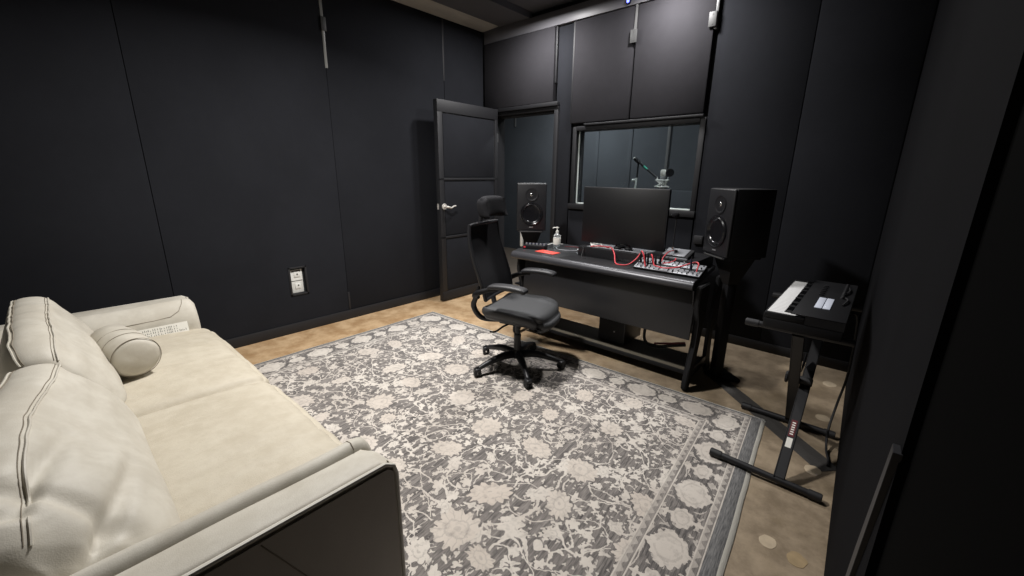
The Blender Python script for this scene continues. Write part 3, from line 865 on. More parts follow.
def side(x0, x1, front_foot):
    s = MB()
    # curved sloping front leg
    pr = [(DYF+.03, DT-.036), (DYF+.22, DT-.036), (2.83, .42), (2.76, .15), (2.71, .03), (2.69, .003), (2.655, .003), (2.632, .02), (2.63, .06), (2.66, .16), (2.72, .32), (2.73, .46), (DYF+.02, .60)]
    s.prism(pr, x0, x1, 'X', .006); s.build('leg', 'deskside', desk, angle=35)
    s = MB()
    pr = [(3.08, DT-.036), (3.22, DT-.036), (3.16, .52), (3.09, .30), (3.10, .14), (3.16, .003), (3.07, .003), (3.01, .14), (3.01, .32), (3.07, .54)]
    s.prism(pr, x0+.004, x1-.004, 'X', .006); s.build('leg', 'deskside', desk, angle=35)
    box(x0+.006, x1-.006, 2.76, 3.10, .072, .14, .004).build('leg_brace', 'desk', desk)
side(DXR+.008, DXR+.042, 1); side(DXL+.03, DXL+.063, 1)
s = MB(); s.prism([(DYF-.0,DT-.058),(DYF+.10,DT-.058),(DYF+.10,.58),(DYF+.05,.56),(DYF+.02,.60)], DXR+.0005, DXR+.007, 'X', .002); s.build('end_bracket', 'desk', desk)

# black equipment case on the lower shelf
o = thing('equipment_case', 'black computer case standing on the lower shelf of the desk', 'computer case', (-1.455, 2.950, .103))
s = MB(); s.box(-.115, .115, -.10, .20, .004, .34, .006); s.build('case', 'desk', o)
s = MB(); s.box(-.107, .107, -.106, -.1005, .01, .33, .003); s.build('front_panel', 'softblack', o)
for x in (-.09, .09):
    for y in (-.08, .17): MB().cyl((x,y,0), (x,y,.005), .012).build('foot', 'rubber', o)
s = MB(); s.cyl((.03,-.107,.10), (.03,-.110,.10), .006); s.build('power_button', 'silver', o)

# cable loop under the desk
s = MB(); s.tube([(-1.235,2.97,.44),(-1.235,2.98,.28),(-1.23,2.97,.17),(-1.19,2.96,.132),(-1.13,2.96,.130),(-1.03,2.98,.155),(-.92,2.99,.19)], .011, n=10)
o = s.build('power_cable', 'rubber'); tag(o, 'thick black cable looping down above the lower shelf of the desk', 'cable')
s = MB(); s.tube([(-1.14,2.955,.152),(-1.03,2.968,.178),(-.92,2.975,.212)], .008, n=8); o = s.build('audio_cable', 'darkred'); tag(o, 'dark red cable lying along the black cable under the desk', 'cable')

# monitor
mon = thing('monitor', 'wide black computer monitor, switched off, standing on the desk before the window', 'monitor', (-1.525, 3.05, DT+.0163))
s = MB(); s.box(-.358, .358, -.018, .014, .018, .470, .006); s.build('housing', 'plastic', mon)
s = MB(); s.box(-.350, .350, -.0195, -.0183, .028, .462, .0004); s.build('screen', 'screen', mon)
s = MB(); s.box(-.05, .05, .015, .05, .05, .32, .006).box(-.03, .03, .03, .06, 0.01, .12, .006); s.build('neck', 'plastic', mon)
s = MB(); s.box(-.14, .14, .14-.01, .30, 0, .010, .004).box(-.03, .03, .03, .15, .0, .012, .003); s.build('base', 'plastic', mon)
mon.location = (-1.525, 3.03, ZR+.0035)

# speakers
def speaker(label, loc, rz):
    """front face centre bottom at loc, front looks towards local -y"""
    o = thing('studio_speaker', label, 'loudspeaker', loc, rz, 'black studio monitor speakers')
    w, d, h = .27, .27, .425
    s = MB(); s.box(-w/2, w/2, 0.012, d, 0, h, .006); s.build('cabinet', 'softblack', o)
    s = MB(); s.box(-w/2+.002, w/2-.002, -.004, .012, .002, h-.002, .008, 3); s.build('baffle', 'plastic', o)
    R = Matrix.Rotation(PI/2, 3, 'X')       # local z -> -y
    s = MB()
    s.lathe([(.098,0),(.104,.002),(.104,.006),(.096,.008),(.090,.004),(.083,.009),(.076,.006),(.070,-.002),(.030,-.032),(.028,-.034),(0.001,-.034)][::-1], (0,-.0055,.155), 40, rot=R)
    wf_ = s.build('woofer', 'cone', o)
    s = MB(); s.lathe([(.030,-.032),(.028,-.022),(.018,-.012),(.001,-.008)], (0,-.0055,.155), 28, rot=R); s.build('dust_cap', 'gloss', wf_)
    s = MB()
    s.lathe([(.058,0),(.060,.003),(.052,.004),(.038,-.004),(.022,-.012),(.0205,-.012),(.001,-.012)], (0,-.0055,.325), 36, rot=R)
    tw = s.build('tweeter', 'plastic', o)
    s = MB(); s.sphere((0,.002,.325), .018, (1,.7,1)); s.build('dome', 'chrome', tw)
    s = MB(); s.box(-.018, .018, -.0065, -.0035, .028, .036, .001); s.build('badge', 'silver', o)
    return o
SPL = (-2.415, 2.99, .895); SPR = (-.79, 2.905, .900)
aL = math.atan2(.77, -.64) - PI/2
aR = math.atan2(.75, .66) - PI/2
spk = speaker('black studio loudspeaker left of the monitor, facing the camera', SPL, aL)
spk2 = copy_tree(spk); spk2.location = SPR; spk2.rotation_euler = (0,0,aR)
spk2['label'] = 'black studio loudspeaker right of the monitor, turned side-on above the desk end'
# stands
def stand(label, sp, a, h):
    c = Vector((sp[0], sp[1], 0)) + Rz(a) @ Vector((0, .145, 0))
    o = thing('speaker_stand', label, 'speaker stand', (c.x, c.y, 0), a, 'black speaker stands')
    s = MB(); s.box(-.115, .115, -.15, .11, h-.016, h-.001, .004); s.build('top_plate', 'plastic', o)
    s = MB(); s.box(-.10, .10, -.153, -.1505, h-.013, h-.004, .001); s.build('plate_edge', 'clipm', o)
    s = MB()
    b = bmesh.new(); r0 = [b.verts.new((x*.10, y*.08, h-.017)) for x, y in ((-1,-1),(1,-1),(1,1),(-1,1))]; r1 = [b.verts.new((x*.035, y*.035, h-.20)) for x, y in ((-1,-1),(1,-1),(1,1),(-1,1))]
    b.faces.new(r0); b.faces.new(r1[::-1])
    for i in range(4): b.faces.new((r0[i], r0[(i+1)%4], r1[(i+1)%4], r1[i]))
    s.merge(b); s.build('neck', 'softblack', o, smooth=False)
    s = MB(); s.box(-.032, .032, -.032, .032, .02, h-.19, .006); s.build('column', 'softblack', o)
    s = MB(); s.prism([(-.07,-.05),(.07,-.05),(.09,.13),(-.09,.13)], 0, .02, 'Z', .003); s.build('base', 'softblack', o)
    return o
stand('black speaker stand behind the left end of the desk', SPL, aL, SPL[2])
stand('black speaker stand right of the desk under the side-on loudspeaker', SPR, aR, SPR[2])

# ------------------------------------------------------------------ things on the desk
ZT = DT+.0008
# hand sanitizer bottle
o = thing('pump_bottle', 'clear pump bottle of hand sanitizer at the left end of the desk', 'bottle', (-2.185, 3.085, ZT))
s = MB(); s.lathe([(.030,0),(.034,.004),(.034,.095),(.030,.112),(.016,.125),(.013,.128),(.013,.136)], (0,0,0), 24); s.build('bottle', 'clear', o)
s = MB(); s.lathe([(.028,.003),(.0315,.006),(.0315,.072),(.001,.072)], (0,0,0), 24); s.build('gel', 'gel', o)
s = MB(); s.lathe([(.0145,.134),(.0145,.150),(.006,.153),(.005,.172),(.012,.174),(.012,.184),(.002,.186)], (0,0,0), 20).tube([(0,0,.18),(-.02,-.012,.18),(-.035,-.02,.172)], .0045, n=8); s.build('pump', 'white', o)
s = MB(); s.lathe([(.0345,.030),(.0348,.032),(.0348,.085),(.0345,.087)], (0,0,0), 24); s.build('label', 'label', o); 
# small audio box with knobs
o = thing('audio_interface', 'small black audio box with silver knobs at the left desk corner', 'audio interface', (-2.285, 2.90, ZT), .35)
s = MB(); s.box(-.10, .10, -.055, .055, 0, .035, .004); s.build('case', 'softblack', o)
for i in range(6):
    s = MB(); x = -.082+.033*i; s.cyl((x,-.012,.0352),(x,-.012,.050), .010, .008, n=14, bev=.001); s.build('knob', 'panelgrey' if i % 2 else 'silver', o)
s = MB(); s.box(-.092, .092, .018, .045, .0352, .039, .001); s.build('strip', 'navy', o)
s = MB(); s.box(-.095, -.075, -.0565, -.0552, .010, .024).build('red_jack', 'red', o)
# red card
s = MB(); s.box(-.10, .10, -.05, .05, 0, .004, .001, rot=Rz(-.06)); s.bm.transform(Matrix.Translation((-2.09, 2.82, ZT))) ; o = s.build('card', 'redcard'); tag(o, 'flat red card lying on the left end of the desk', 'card')
# cables on the desk
def cable(name, label, pts, r, m, grp=None):
    s = MB(); s.tube(pts, r, n=8); o = s.build(name, m); tag(o, label, 'cable', grp); return o
z = ZT+.003
cable('white_cable', 'white cable running from the audio box to behind the pump bottle', [(-2.30,2.965,z+.004),(-2.27,3.02,z+.012),(-2.25,3.12,z+.02),(-2.20,3.20,z+.01)], .004, 'white')
cable('microphone_cable', 'grey cable with a silver plug lying right of the pump bottle', [(-2.15,3.03,z),(-2.10,2.99,z),(-2.02,3.0,z),(-1.98,3.03,z),(-1.945,3.055,z+.001)], .004, 'panelgrey')
s = MB(); s.cyl((-1.945,3.055,z+.007),(-1.89,3.09,z+.007), .009, n=14, bev=.001); o = s.build('cable_plug', 'silver'); tag(o, 'silver connector plug at the end of the grey desk cable', 'plug')
cable('red_cable', 'thin dark red cable curving behind the pump bottle', [(-2.14,3.15,z),(-2.08,3.20,z),(-1.98,3.19,z),(-1.94,3.12,z)], .003, 'darkred')
zt_ = ZR+.0065
cable('white_cable', 'tangled white cable on the end of the raised desk tier', [(-1.80,3.10,zt_),(-1.79,3.02,zt_+.012),(-1.735,2.945,zt_+.004),(-1.68,2.935,zt_),(-1.66,2.98,zt_+.006),(-1.71,3.02,zt_+.014),(-1.76,2.98,zt_+.010),(-1.70,2.95,zt_+.008),(-1.62,2.955,zt_+.001),(-1.55,2.965,zt_+.001)], .0042, 'white')
cable('white_cable', 'white cable end standing up from the tangle', [(-1.72,3.06,zt_),(-1.755,3.06,zt_+.02),(-1.785,3.055,zt_+.05),(-1.79,3.05,zt_+.065)], .004, 'white')
cable('white_cable', 'pale straight cable along the edge of the raised desk tier', [(-1.66,2.925,zt_),(-1.56,2.922,zt_),(-1.45,2.925,zt_),(-1.34,2.92,zt_)], .0042, 'panelgrey')
cable('red_cable', 'red cable sagging from the white tangle down to the desk and back up', [(-1.60,2.94,zt_+.008),(-1.55,2.925,zt_+.012),(-1.49,2.87,.815),(-1.44,2.80,ZT+.008),(-1.38,2.775,ZT+.006),(-1.335,2.80,ZT+.012),(-1.31,2.86,.80),(-1.30,2.91,ZR+.008)], .0046, 'red')
cable('red_cable', 'short red cable whose tip lies beside the white tangle', [(-1.72,2.90,zt_+.004),(-1.68,2.912,zt_+.010),(-1.63,2.93,zt_+.012),(-1.585,2.95,zt_+.006)], .0048, 'red')
cable('black_cable', 'thin black cable dropping off the raised tier onto the desk', [(-1.80,2.92,zt_),(-1.78,2.885,.81),(-1.765,2.84,ZT+.004),(-1.73,2.80,ZT+.004),(-1.70,2.81,ZT+.004)], .003, 'rubber')
# mixer: two silver strips in the tilted rack bay
TA = math.atan2(.050, .140)
mx = bpy.data.objects.new('mixing_console', None); COL.objects.link(mx)
tag(mx, 'silver patch mixer full of knobs and plugs in the tilted rack of the desk', 'mixer')
mx.location = (-1.043, 2.7465, DT+.0015); mx.rotation_euler = (TA, 0, 0)
s = MB(); s.box(-.229, .229, .002, .153, .0006, .012, .002); s.build('case', 'softblack', mx)
for (y0, y1) in ((.004, .066), (.090, .151)):
    s = MB(); s.box(-.226, .226, y0, y1, .0122, .0150, .0006); s.build('faceplate', 'panelgrey', mx)
s = MB(); s.box(-.226, .226, .069, .087, .0122, .0140, .0006); s.build('jack_row', 'softblack', mx)
random.seed(11)
for r_, y in enumerate((.016, .034, .054, .101, .120, .140)):
    for c_ in range(14):
        if random.random() < .12: continue
        x = -.210+c_*.0323+random.uniform(-.002,.002)
        s = MB(); tall = random.random() < .25
        s.cyl((x,y,.0146), (x,y,.0150+(.012 if tall else .006)), .0046, .0038, n=10)
        s.build('knob', random.choice(('softblack','softblack','softblack','silver','navy')), mx)
def mp(x, y, z):   # a point over the mixer face
    return Vector((-1.043+x, 2.7465+y*math.cos(TA)-z*math.sin(TA), DT+.0015+y*math.sin(TA)+z*math.cos(TA)))
def plug(x, y, tall, m, lab):
    p = mp(x, y, .0160)
    o = thing('cable_plug', lab, 'plug', p, 0, 'black plugs standing in the mixer'); o.rotation_euler = (TA*.5, 0, 0)
    s = MB(); s.cyl((0,0,0),(0,0,tall), .0080, .0062, n=12, bev=.001); s.build('sleeve', m, o)
    s = MB(); s.cyl((0,0,tall),(0,.002,tall+.018), .004, .003, n=8); s.build('strain_relief', 'rubber', o); return o
for i, (x, y, t) in enumerate(((-.205,.076,.062),(-.178,.090,.055),(-.150,.074,.060),(-.122,.094,.052),(-.095,.078,.045),(-.068,.092,.050))):
    plug(x, y, t, 'softblack', ('first','second','third','fourth','fifth','sixth')[i]+' black plug counted from the desk-centre end of the mixer')
plug(.150, .070, .075, 'navy', 'tall navy plug standing alone towards the outer end of the mixer')
rc = 'red patch cables on the mixer'
cable('patch_cable', 'red patch cable arching highest over the plug cluster of the mixer', [mp(-.24,.16,.02),mp(-.215,.11,.07),mp(-.195,.085,.10),mp(-.17,.06,.085),mp(-.155,.035,.05),mp(-.14,.010,.026)], .0048, 'red', rc)
cable('patch_cable', 'red patch cable dropping steeply beside the tall black plugs', [mp(-.155,.155,.03),mp(-.14,.115,.065),mp(-.12,.085,.075),mp(-.10,.055,.045),mp(-.085,.03,.030)], .0048, 'red', rc)
cable('patch_cable', 'long red patch cable running along the mixer front, then hooking back', [mp(-.08,.028,.034),mp(-.02,.020,.030),mp(.04,.030,.034),mp(.10,.055,.045),mp(.14,.085,.055),mp(.175,.100,.062),mp(.195,.085,.060),mp(.198,.060,.045),mp(.198,.040,.026)], .0046, 'red', rc)
cable('patch_cable', 'thin red patch cable rising to the talkback controller', [mp(-.06,.100,.028),mp(-.065,.135,.04),mp(-.06,.17,.05),mp(-.05,.21,.055),mp(-.035,.25,.045)], .0036, 'red', rc)
cable('patch_cable', 'thin red patch cable looping over the middle of the mixer', [mp(-.03,.045,.050),mp(.01,.06,.055),mp(.035,.09,.058),mp(.03,.125,.052),mp(.015,.150,.040)], .0036, 'red', rc)
# headphones
hp = thing('headphones', 'black headphones lying on the pale strip before the monitor', 'headphones', (-1.475, 2.975, ZR+.0035), .2)
s = MB()
for x in (-.055, .055): s.lathe([(.001,0),(.026,0),(.030,.005),(.030,.018),(.024,.024),(.001,.026)], (x*.75,0,0), 24)
s.build('ear_cup', 'plastic', hp)
s = MB(); s.tube([(-.045,0,.022),(-.055,-.01,.035),(-.03,-.025,.045),(0,-.03,.046),(.03,-.025,.045),(.055,-.01,.035),(.045,0,.022)], .006, n=8); s.build('headband', 'gloss', hp)
hp.location = (-1.475, 2.975, ZR+.0035)
# talkback unit on the raised tier
tb = thing('talkback_controller', 'grey topped controller box with a thin upright microphone behind the mixer', 'controller', (-1.062, 3.005, ZR+.0006), 0)
s = MB(); s.prism([(-.075,0),(.075,0),(.075,.050),(-.075,.014)], -.095, .095, 'X', .003); s.build('case', 'softblack', tb)
ta = math.atan2(.036, .15)
s = MB(); s.box(-.088, .070, -.066, .066, 0, .003, .001, rot=Rx(ta), piv=(0,0,0)); s.bm.transform(Matrix.Translation((0,0,.0328))); s.build('faceplate', 'panelgrey', tb)
s = MB(); s.cyl((-.01,-.01,.034),(-.01,-.01,.050), .012, n=14, bev=.001); s.build('knob', 'plastic', tb)
s = MB(); s.box(-.05, .10, -.092, -.077, 0, .010, .002); s.build('front_rail', 'panelgrey', tb)
s = MB(); s.cyl((-.055,.045,.040),(-.055,.045,.062), .010, n=14); s.build('collar', 'chrome', tb)
s = MB(); s.tube([(-.055,.045,.060),(-.055,.045,.16),(-.052,.045,.25),(-.055,.043,.285)], .0045, n=8); gn = s.build('gooseneck', 'rubber', tb)
s = MB(); s.sphere((-.062,.040,.295), .026, (1.15,1,.85)); s.build('foam_head', 'mesh', tb)

# ------------------------------------------------------------------ office chair
ch = thing('office_chair', 'black mesh office chair with a headrest and armrests on the rug by the desk', 'office chair', (-1.845, 2.155, 0), math.radians(16))
# local +x = front
rb = -math.radians(16)
for k in range(5):
    a = math.radians(36+72*k) + rb
    c, s_ = cos(a), sin(a)
    mb = MB(); mb.tube([(c*.02, s_*.02, .115), (c*.14, s_*.14, .118), (c*.25, s_*.25, .092), (c*.315, s_*.315, .070)], .02, n=10, rs=[.030,.026,.020,.015]); mb.build('base_leg', 'plastic', ch)
    cx, cy = c*.328, s_*.328
    t = a + (.8, 2.1, -.6, 1.4, .3)[k]
    cw = MB()
    for sd in (-1, 1):
        o1 = Vector((cx, cy, .0385)) + Rz(t) @ Vector((0, sd*.006, 0)); o2 = Vector((cx, cy, .0385)) + Rz(t) @ Vector((0, sd*.024, 0))
        cw.cyl(o1, o2, .0275, n=18, bev=.004)
    cst = cw.build('caster', 'rubber', ch)
    h_ = MB(); h_.cyl((cx, cy, .045), (cx, cy, .082), .009, n=12); q = Rz(t)
    for j in range(6):
        pass
    h_.soft((.052, .046, .030), .012, 4, rot=q, loc=(cx, cy, .060)); h_.build('hood', 'plastic', cst)
s = MB(); s.lathe([(.034,.085),(.040,.095),(.040,.135),(.030,.150)], (0,0,0), 24); s.build('hub', 'plastic', ch)
s = MB(); s.cyl((0,0,.15),(0,0,.27), .026, n=20).cyl((0,0,.27),(0,0,.375), .016, n=16); s.build('gas_column', 'plastic', ch)
s = MB(); s.box(-.12, .11, -.075, .075, .355, .405, .014, 3).box(-.20, -.08, -.05, .05, .36, .40, .010); s.sphere((.06,-.09,.385), .022); s.build('mechanism', 'plastic', ch)
s = MB(); s.tube([(-.02,-.07,.375),(-.04,-.15,.372),(-.075,-.20,.345),(-.10,-.235,.350)], .007, n=8); s.build('lever', 'plastic', ch)
# seat: thick waterfall front
def sfn(p, uu):
    t = (p.x+.25)/.5
    p.y *= .86+.16*min(1, t*1.5)
    if uu.x > 0: p.z -= .055*uu.x**3; 
    p.y *= 1-.26*max(0, uu.x)**3; p.x -= .05*abs(uu.y)**2.5*max(0, uu.x)
    p.z += .020*max(0, -uu.x)**2*0
    if uu.z > 0: p.z += .018*abs(uu.y)**2.4*(1-.3*uu.x) 
    else: p.z += .02*abs(uu.y)**2
    return p
s = MB(); s.soft((.48, .49, .085), .042, 22, (.01,.01,.012), sfn, loc=(.050,0,.462)); s.build('seat', 'seatmesh', ch, angle=80)
s = MB()
def sfn2(p, uu):
    p = sfn(p, uu); return p
s.soft((.44, .45, .055), .025, 12, (0,0,0), sfn2, loc=(.045,0,.430)); s.build('seat_pan', 'plastic', ch, angle=60)
# backrest: gently curved mesh panel in a frame
def backpt(u_, w):  # u_ in [-1,1] across, w in [0,1] up
    z_ = .56+w*.50
    x_ = -.235-.055*w + .035*math.sin(w*PI*.9+.2)*0 - .035*math.sin((w-.05)*PI)*-1*0.0
    x_ += .03*math.cos(w*PI*1.2) - .02
    hw = .188+.030*math.sin(PI*min(1,max(0,.15+w*.75)))- .03*max(0,w-.85)/.15*0
    x_ += .016*u_*u_ + .065 - .015*w
    return Vector((x_, u_*hw, z_))
b = bmesh.new(); nu_, nw = 14, 20; th = .016
gf = [[b.verts.new(backpt(-1+2*i/nu_, j/nw)) for j in range(nw+1)] for i in range(nu_+1)]
gb = [[b.verts.new(backpt(-1+2*i/nu_, j/nw)-Vector((th,0,0))) for j in range(nw+1)] for i in range(nu_+1)]
for g_ in (gf, gb):
    for i in range(nu_):
        for j in range(nw): b.faces.new((g_[i][j], g_[i+1][j], g_[i+1][j+1], g_[i][j+1]))
for i in range(nu_):
    for j in (0, nw): b.faces.new((gf[i][j], gf[i+1][j], gb[i+1][j], gb[i][j]))
for j in range(nw):
    for i in (0, nu_): b.faces.new((gf[i][j], gf[i][j+1], gb[i][j+1], gb[i][j]))
s = MB(); s.merge(b); s.build('backrest', 'mesh', ch)
s = MB()
ring = [backpt(-1, j/10) for j in range(11)]+[backpt(-1+2*i/8, 1) for i in range(1,9)]+[backpt(1, 1-j/10) for j in range(1,11)]+[backpt(1-2*i/8, 0) for i in range(1,9)]
ring = [p-Vector((th/2,0,0)) for p in ring]
s.tube(ring+[ring[0]], .014, n=8, smooth=False); s.build('back_frame', 'plastic', ch)
s = MB()
for sd in (-1, 1):
    s.tube([(-.10,sd*.06,.385),(-.20,sd*.10,.385),(-.250,sd*.13,.415),(-.280,sd*.15,.49),(-.248,sd*.165,.565),(-.222,sd*.172,.64)], .017, n=10, rs=[.018,.018,.02,.02,.018,.012])
s.tube([(-.238,-.165,.60),(-.255,0,.60),(-.238,.165,.60)], .018, n=10)
s.build('back_support', 'plastic', ch)
s = MB(); s.tube([(-.290,0,.94),(-.302,0,1.02),(-.300,0,1.10),(-.278,0,1.16)], .016, n=10); s.build('headrest_post', 'plastic', ch)
def hfn(p, uu):
    p.x += .050*uu.y*uu.y
    p.z -= .010*uu.y*uu.y
    p.z += .012*(1-uu.y*uu.y)
    p.x += .012*uu.z*uu.z
    return p
s = MB(); s.soft((.066,.285,.142), .030, 14, (.016,0,.0), hfn, rot=Ry(-.18), loc=(-.243,0,1.168)); s.build('headrest', 'mesh', ch, angle=80)
for sd in (-1, 1):
    y = sd*.268
    s = MB(); s.tube([(-.235,sd*.165,.565),(-.225,sd*.225,.590),(-.175,y,.625),(-.10,y,.655),(-.03,y,.668)], .016, n=10, rs=[.018,.020,.019,.017,.014])
    s.build('arm_support', 'softblack', ch)
    def afn(p, uu):
        p.z -= .014*uu.x*uu.x; return p
    s = MB(); s.soft((.27,.080,.028), .012, 10, (0,0,.004), afn, loc=(.045,y,.692)); s.build('armrest', 'armpad', ch, angle=70)

# ------------------------------------------------------------------ keyboard on X stand
KX0, KX1, KY0, KY1, KZ = -.322, -.045, 2.115, 2.935, .735
kb = thing('digital_piano', 'black electronic keyboard with white keys on a folding stand at the right', 'keyboard', (0,0,KZ))
KH = .080
s = MB()
s.box(KX0-.004, KX1+.012, KY0, KY1, 0, .045, .006)
s.box(KX0+.096, KX1+.012, KY0, KY1, .0835, KH+.006, .003).box(KX0+.150, KX1+.012, KY0, KY1, .045, .085)
s.box(KX0-.004, KX0+.150, KY0, KY0+.018, .045, KH-.006, .004).box(KX0-.004, KX0+.150, KY1-.018, KY1, .045, KH-.006, .004)
s.build('body', 'softblack', kb)
# 49 keys: 29 white, 20 black, lowest key nearest the left hand end (far end)
nwk = 29; pit = (KY1-KY0-.040)/nwk
for i in range(nwk):
    y = KY1-.020-(i+1)*pit
    box(KX0, KX0+.149, y+.0006, y+pit-.0006, .0455, .068, .0015).build('white_key', 'keys', kb)
for i in range(nwk-1):
    if i % 7 in (0,1,3,4,5):
        y = KY1-.020-(i+1)*pit
        s = MB(); s.prism([(KX0+.062,.0685),(KX0+.149,.0685),(KX0+.149,.0815),(KX0+.070,.0815)], y-.0068, y+.0068, 'Y', .001)
        s.build('black_key', 'gloss', kb)
s = MB(); s.box(KX0-.006, KX0-.002, KY0+.004, KY1-.004, .03, .066, .001).build('key_slip', 'plastic', kb)
# two pale pads, knobs, sliders
ztop = KH+.006
for y0 in (2.20, 2.30):
    pass
s = MB(); s.box(-.162, -.134, 2.285, 2.50, ztop+.0002, ztop+.004, .0015); o = s.build('pad', 'pad', kb); o['label'] = 'pale rectangular pad'
s = MB(); s.box(-.131, -.103, 2.285, 2.50, ztop+.0002, ztop+.004, .0015); o = s.build('pad', 'pad', kb); o['label'] = 'pale rectangular pad'
for i in range(8):
    s = MB(); y = 2.56+.042*i; s.cyl((KX0+.245,y,ztop+.0002),(KX0+.250,y,ztop+.016), .010, .008, n=14, bev=.001); s.build('knob', 'plastic', kb)
for i in range(6):
    s = MB(); y = 2.56+.045*i; s.box(KX0+.150, KX0+.172, y-.005, y+.005, ztop+.0002, ztop+.008, .001); s.build('slider', 'plastic', kb)
s = MB(); s.tube([(KX1-.02,2.40,ztop+.0045),(KX1-.008,2.50,ztop+.010),(KX1-.028,2.60,ztop+.0045),(KX1-.012,2.72,ztop+.010),(KX1-.028,2.86,ztop+.0045)], .004, n=8)
for v in s.bm.verts: v.co.z += KZ
o = s.build('usb_cable', 'rubber'); tag(o, 'thin black cable lying along the right rim of the electronic keyboard', 'cable')
ks = thing('keyboard_stand', 'black folding X stand with two floor bars under the electronic keyboard', 'keyboard stand', (0,0,0))
zt = KZ-.0185
YF, YR = 2.075, 2.69
XC = -.165
for nm, y, zc, zl, x0, x1 in (('floor_bar', YF-.01, .0215, .0315, -.445, .028), ('floor_bar', YR, .0215, .0215, -.445, .025)):
    zf_ = lambda x: zl+(zc-zl)*(x-x0)/(x1-x0)
    s = MB(); s.cyl((x0+.03,y,zf_(x0+.03)),(x1-.03,y,zf_(x1-.03)), .0165, n=16); fb = s.build(nm, 'plastic', ks)
    for xa, xb in ((x0, x0+.055), (x1-.055, x1)):
        s = MB(); s.cyl((xa,y,zf_(xa)),(xb,y,zf_(xb)), .0205, n=18, bev=.003); s.build('rubber_cap', 'rubber', fb)
for y in (2.20, 2.84):
    s = MB(); s.cyl((-.375,y,zt),(.010,y,zt), .015, n=16); tb_ = s.build('top_bar', 'plastic', ks)
    s = MB(); s.cyl((-.410,y,zt),(-.350,y,zt), .0178, n=18, bev=.003); s.build('rubber_cap', 'armpad', tb_)
s = MB()
def beam(s, p0, p1, w, d):
    p0, p1 = Vector(p0), Vector(p1); dd = p1-p0
    b = bmesh.new(); bmesh.ops.create_cube(b, size=1)
    q = dd.to_track_quat('Z', 'X').to_matrix()
    for v in b.verts: v.co = q @ Vector((v.co.x*w, v.co.y*d, v.co.z*dd.length)) + (p0+p1)/2
    bmesh.ops.bevel(b, geom=b.edges[:], offset=.003, segments=2, affect='EDGES'); s.merge(b)
beam(s, (XC+.025, YF-.01, .035), (XC+.025, 2.84, zt-.012), .022, .046); l1 = s.build('leg', 'plastic', ks)
s = MB(); beam(s, (XC-.025, YR, .035), (XC-.025, 2.20, zt-.012), .022, .046); s.build('leg', 'plastic', ks)
s = MB(); s.cyl((XC-.052,2.455,.385),(XC+.052,2.455,.385), .022, n=18, bev=.003).cyl((XC-.066,2.455,.385),(XC-.052,2.455,.385), .034, n=8, bev=.004); s.build('pivot', 'rubber', ks)
s = MB(); s.prism([(2.40,.45),(2.51,.45),(2.53,.50),(2.455,.54),(2.38,.50)], XC-.0012, XC+.0012, 'X'); s.build('lock_plate', 'plastic', ks)
# sticker on the front leg
d_ = Vector((0, 2.84-(YF-.01), zt-.012-.035)).normalized()
s = MB(); p = Vector((XC+.025, YF-.01, .035)); nrm = d_.cross(Vector((1,0,0))).normalized()
if nrm.y > 0: nrm = -nrm
a_ = p+d_*.155; b_ = p+d_*.205
def strip(s, a_, b_, w, off):
    vs = [s.bm.verts.new(v) for v in (a_+Vector((-w,0,0))+nrm*off, a_+Vector((w,0,0))+nrm*off, b_+Vector((w,0,0))+nrm*off, b_+Vector((-w,0,0))+nrm*off)]
    ws = [s.bm.verts.new(v) for v in (a_+Vector((-w,0,0))+nrm*(off-.0008), a_+Vector((w,0,0))+nrm*(off-.0008), b_+Vector((w,0,0))+nrm*(off-.0008), b_+Vector((-w,0,0))+nrm*(off-.0008))]
    s.bm.faces.new(vs); s.bm.faces.new(ws[::-1])
    for i in range(4): s.bm.faces.new((vs[i], ws[i], ws[(i+1)%4], vs[(i+1)%4]))
strip(s, a_, b_, .012, .0121); s.build('sticker', 'label', ks, smooth=False)['label'] = 'small white sticker'
s = MB(); strip(s, p+d_*.212, p+d_*.30, .012, .0121); s.build('sticker', 'darkred', ks, smooth=False)['label'] = 'dark red printed sticker'
s = MB()
for k_ in range(6): strip(s, p+d_*(.222+.012*k_), p+d_*(.228+.012*k_), .007, .0129)
s.build('sticker_print', 'label', ks, smooth=False)
# cable hanging at the right wall
cable('keyboard_cable', 'thin black power cable hanging down beside the right wall', [(-.035,2.60,.745),(.0,2.66,.70),(.014,2.70,.40),(.000,2.72,.20),(-.010,2.62,.08),(.0,2.52,.02),(.018,2.44,.008),(.022,2.38,.008)], .006, 'rubber')

# tape over a cable on the floor, passes under the rug corner
s = MB()
A0, A1 = Vector((-.70, 3.03, 0)), Vector((.035, 2.35, 0)); dd = (A1-A0).normalized(); pp = Vector((-dd.y, dd.x, 0))
N_ = 30; w0, w1 = .050, .062; top = []; 
cs = [(-1,.0006),(-.35,.0012),(-.12,.0030),(.12,.0030),(.35,.0012),(1,.0006)]
for i in range(N_+1):
    t = i/N_; w = w0+(w1-w0)*t; c = A0+(A1-A0)*t
    top.append([s.bm.verts.new(c+pp*(w*a*(1+.03*fbm((t*9,a,0),1.)))+Vector((0,0,zz_))) for a, zz_ in cs])
for i in range(N_):
    for k_ in range(len(cs)-1): s.bm.faces.new((top[i][k_], top[i][k_+1], top[i+1][k_+1], top[i+1][k_]))
bt = [[s.bm.verts.new(Vector((r[k_].co.x, r[k_].co.y, .0001))) for k_ in (0,-1)] for r in top]
for i in range(N_):
    s.bm.faces.new((bt[i][0], bt[i+1][0], bt[i+1][1], bt[i][1])); s.bm.faces.new((top[i][0], top[i+1][0], bt[i+1][0], bt[i][0])); s.bm.faces.new((top[i][-1], bt[i][1], bt[i+1][1], top[i+1][-1]))
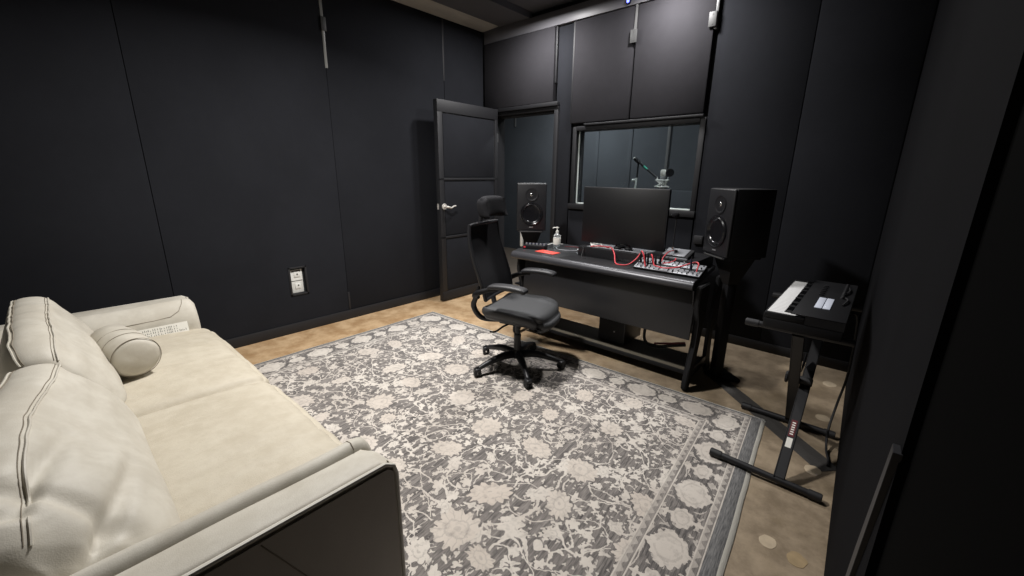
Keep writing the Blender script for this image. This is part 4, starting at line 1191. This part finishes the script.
o = s.build('floor_tape', 'tape'); tag(o, 'wide strip of black tape stuck diagonally over a cable on the floor', 'tape')
# pale filler spots in the concrete
def spot(x, y, r, m, lab, seed):
    s = MB(); n = 26; c = s.bm.verts.new((x, y, .0016)); ring = []; low = []
    for i in range(n):
        a = 2*PI*i/n; rr = r*(1+.16*noise.noise(Vector((cos(a)*1.6, sin(a)*1.6, seed))))
        ring.append(s.bm.verts.new((x+rr*cos(a), y+rr*1.15*sin(a), .0013))); low.append(s.bm.verts.new((x+rr*1.02*cos(a), y+rr*1.17*sin(a), .0002)))
    for i in range(n):
        s.bm.faces.new((c, ring[i], ring[(i+1)%n])); s.bm.faces.new((ring[i], low[i], low[(i+1)%n], ring[(i+1)%n]))
    o = s.build('floor_patch', m); tag(o, lab, 'floor patch', 'pale filler spots on the floor')
spot(-.105, 1.672, .030, 'patch', 'pale round filler spot on the floor just right of the rug near the bottom', 1.)
spot(-.005, 1.655, .032, 'patchring', 'brownish round filler spot nearest the right wall at the bottom', 2.)
spot(-.03, 2.30, .035, 'patch', 'pale filler spot beside the end of the floor tape', 3.)
spot(-.050, 2.90, .036, 'patch', 'pale filler spot on the floor behind the rear stand bar', 4.)
spot(-.066, 3.45, .040, 'patch', 'pale filler spot near the far right corner, rightmost of the back pair', 5.)
spot(-.19, 3.40, .028, 'patch', 'small pale filler spot near the far right corner, leftmost of the back pair', 6.)

# ------------------------------------------------------------------ lights
def area(name, loc, size, power, col=(1,1,1), rot=(0,0,0), spread=180, shape='DISK'):
    l = bpy.data.lights.new(name, 'AREA'); l.shape = shape; l.size = size; l.energy = power; l.color = col; l.spread = math.radians(spread)
    o = bpy.data.objects.new(name, l); COL.objects.link(o); o.location = loc; o.rotation_euler = rot; return o
area('ceiling_lamp_back', (-1.55, 3.42, 2.90), .18, 31, (1,.98,.97))
area('corner_fill_light', (-2.75, 3.30, 2.90), .16, 32, (1,.98,.97))  # added fill, lifts the walls near the door corner
area('ceiling_lamp_middle', (-2.15, 1.40, 2.90), .22, 80, (1,.972,.94), spread=150)
area('booth_lamp', (-3.6, 5.0, 2.90), .25, 50, (.92,.975,1))
area('mic_fill_light', (-1.3, 4.25, 2.90), .16, 20, (.92,.975,1))  # added fill, brightens the near side of the microphone
w = bpy.data.worlds.new('World'); scn.world = w; w.use_nodes = True
w.node_tree.nodes['Background'].inputs[0].default_value = (.5,.52,.56,1); w.node_tree.nodes['Background'].inputs[1].default_value = .03

# ------------------------------------------------------------------ camera
cam = bpy.data.cameras.new('Camera'); co = bpy.data.objects.new('Camera', cam); COL.objects.link(co)
Mw = ((0.7474297931503452, 0.6642545610163818, 0.010704320630765728), (0.1842625059489805, -0.19180074940161332, -0.9639812246254497), (-0.6382758284727961, 0.7224806922665225, -0.2657548044522475))
xr = Vector(Mw[0]); yd = Vector(Mw[1]); zf = Vector(Mw[2])
R = Matrix((xr, -yd, -zf)).transposed()
co.matrix_world = Matrix.Translation((0, 0, 1.40)) @ R.to_4x4()
cam.sensor_width = 36; cam.lens = 414.136710/1024*36; cam.clip_start = .01
scn.camera = co
scn.view_settings.view_transform = 'Standard'; scn.view_settings.look = 'None'
scn.view_settings.gamma = 1; scn.view_settings.use_curve_mapping = False; scn.view_settings.exposure = 0.
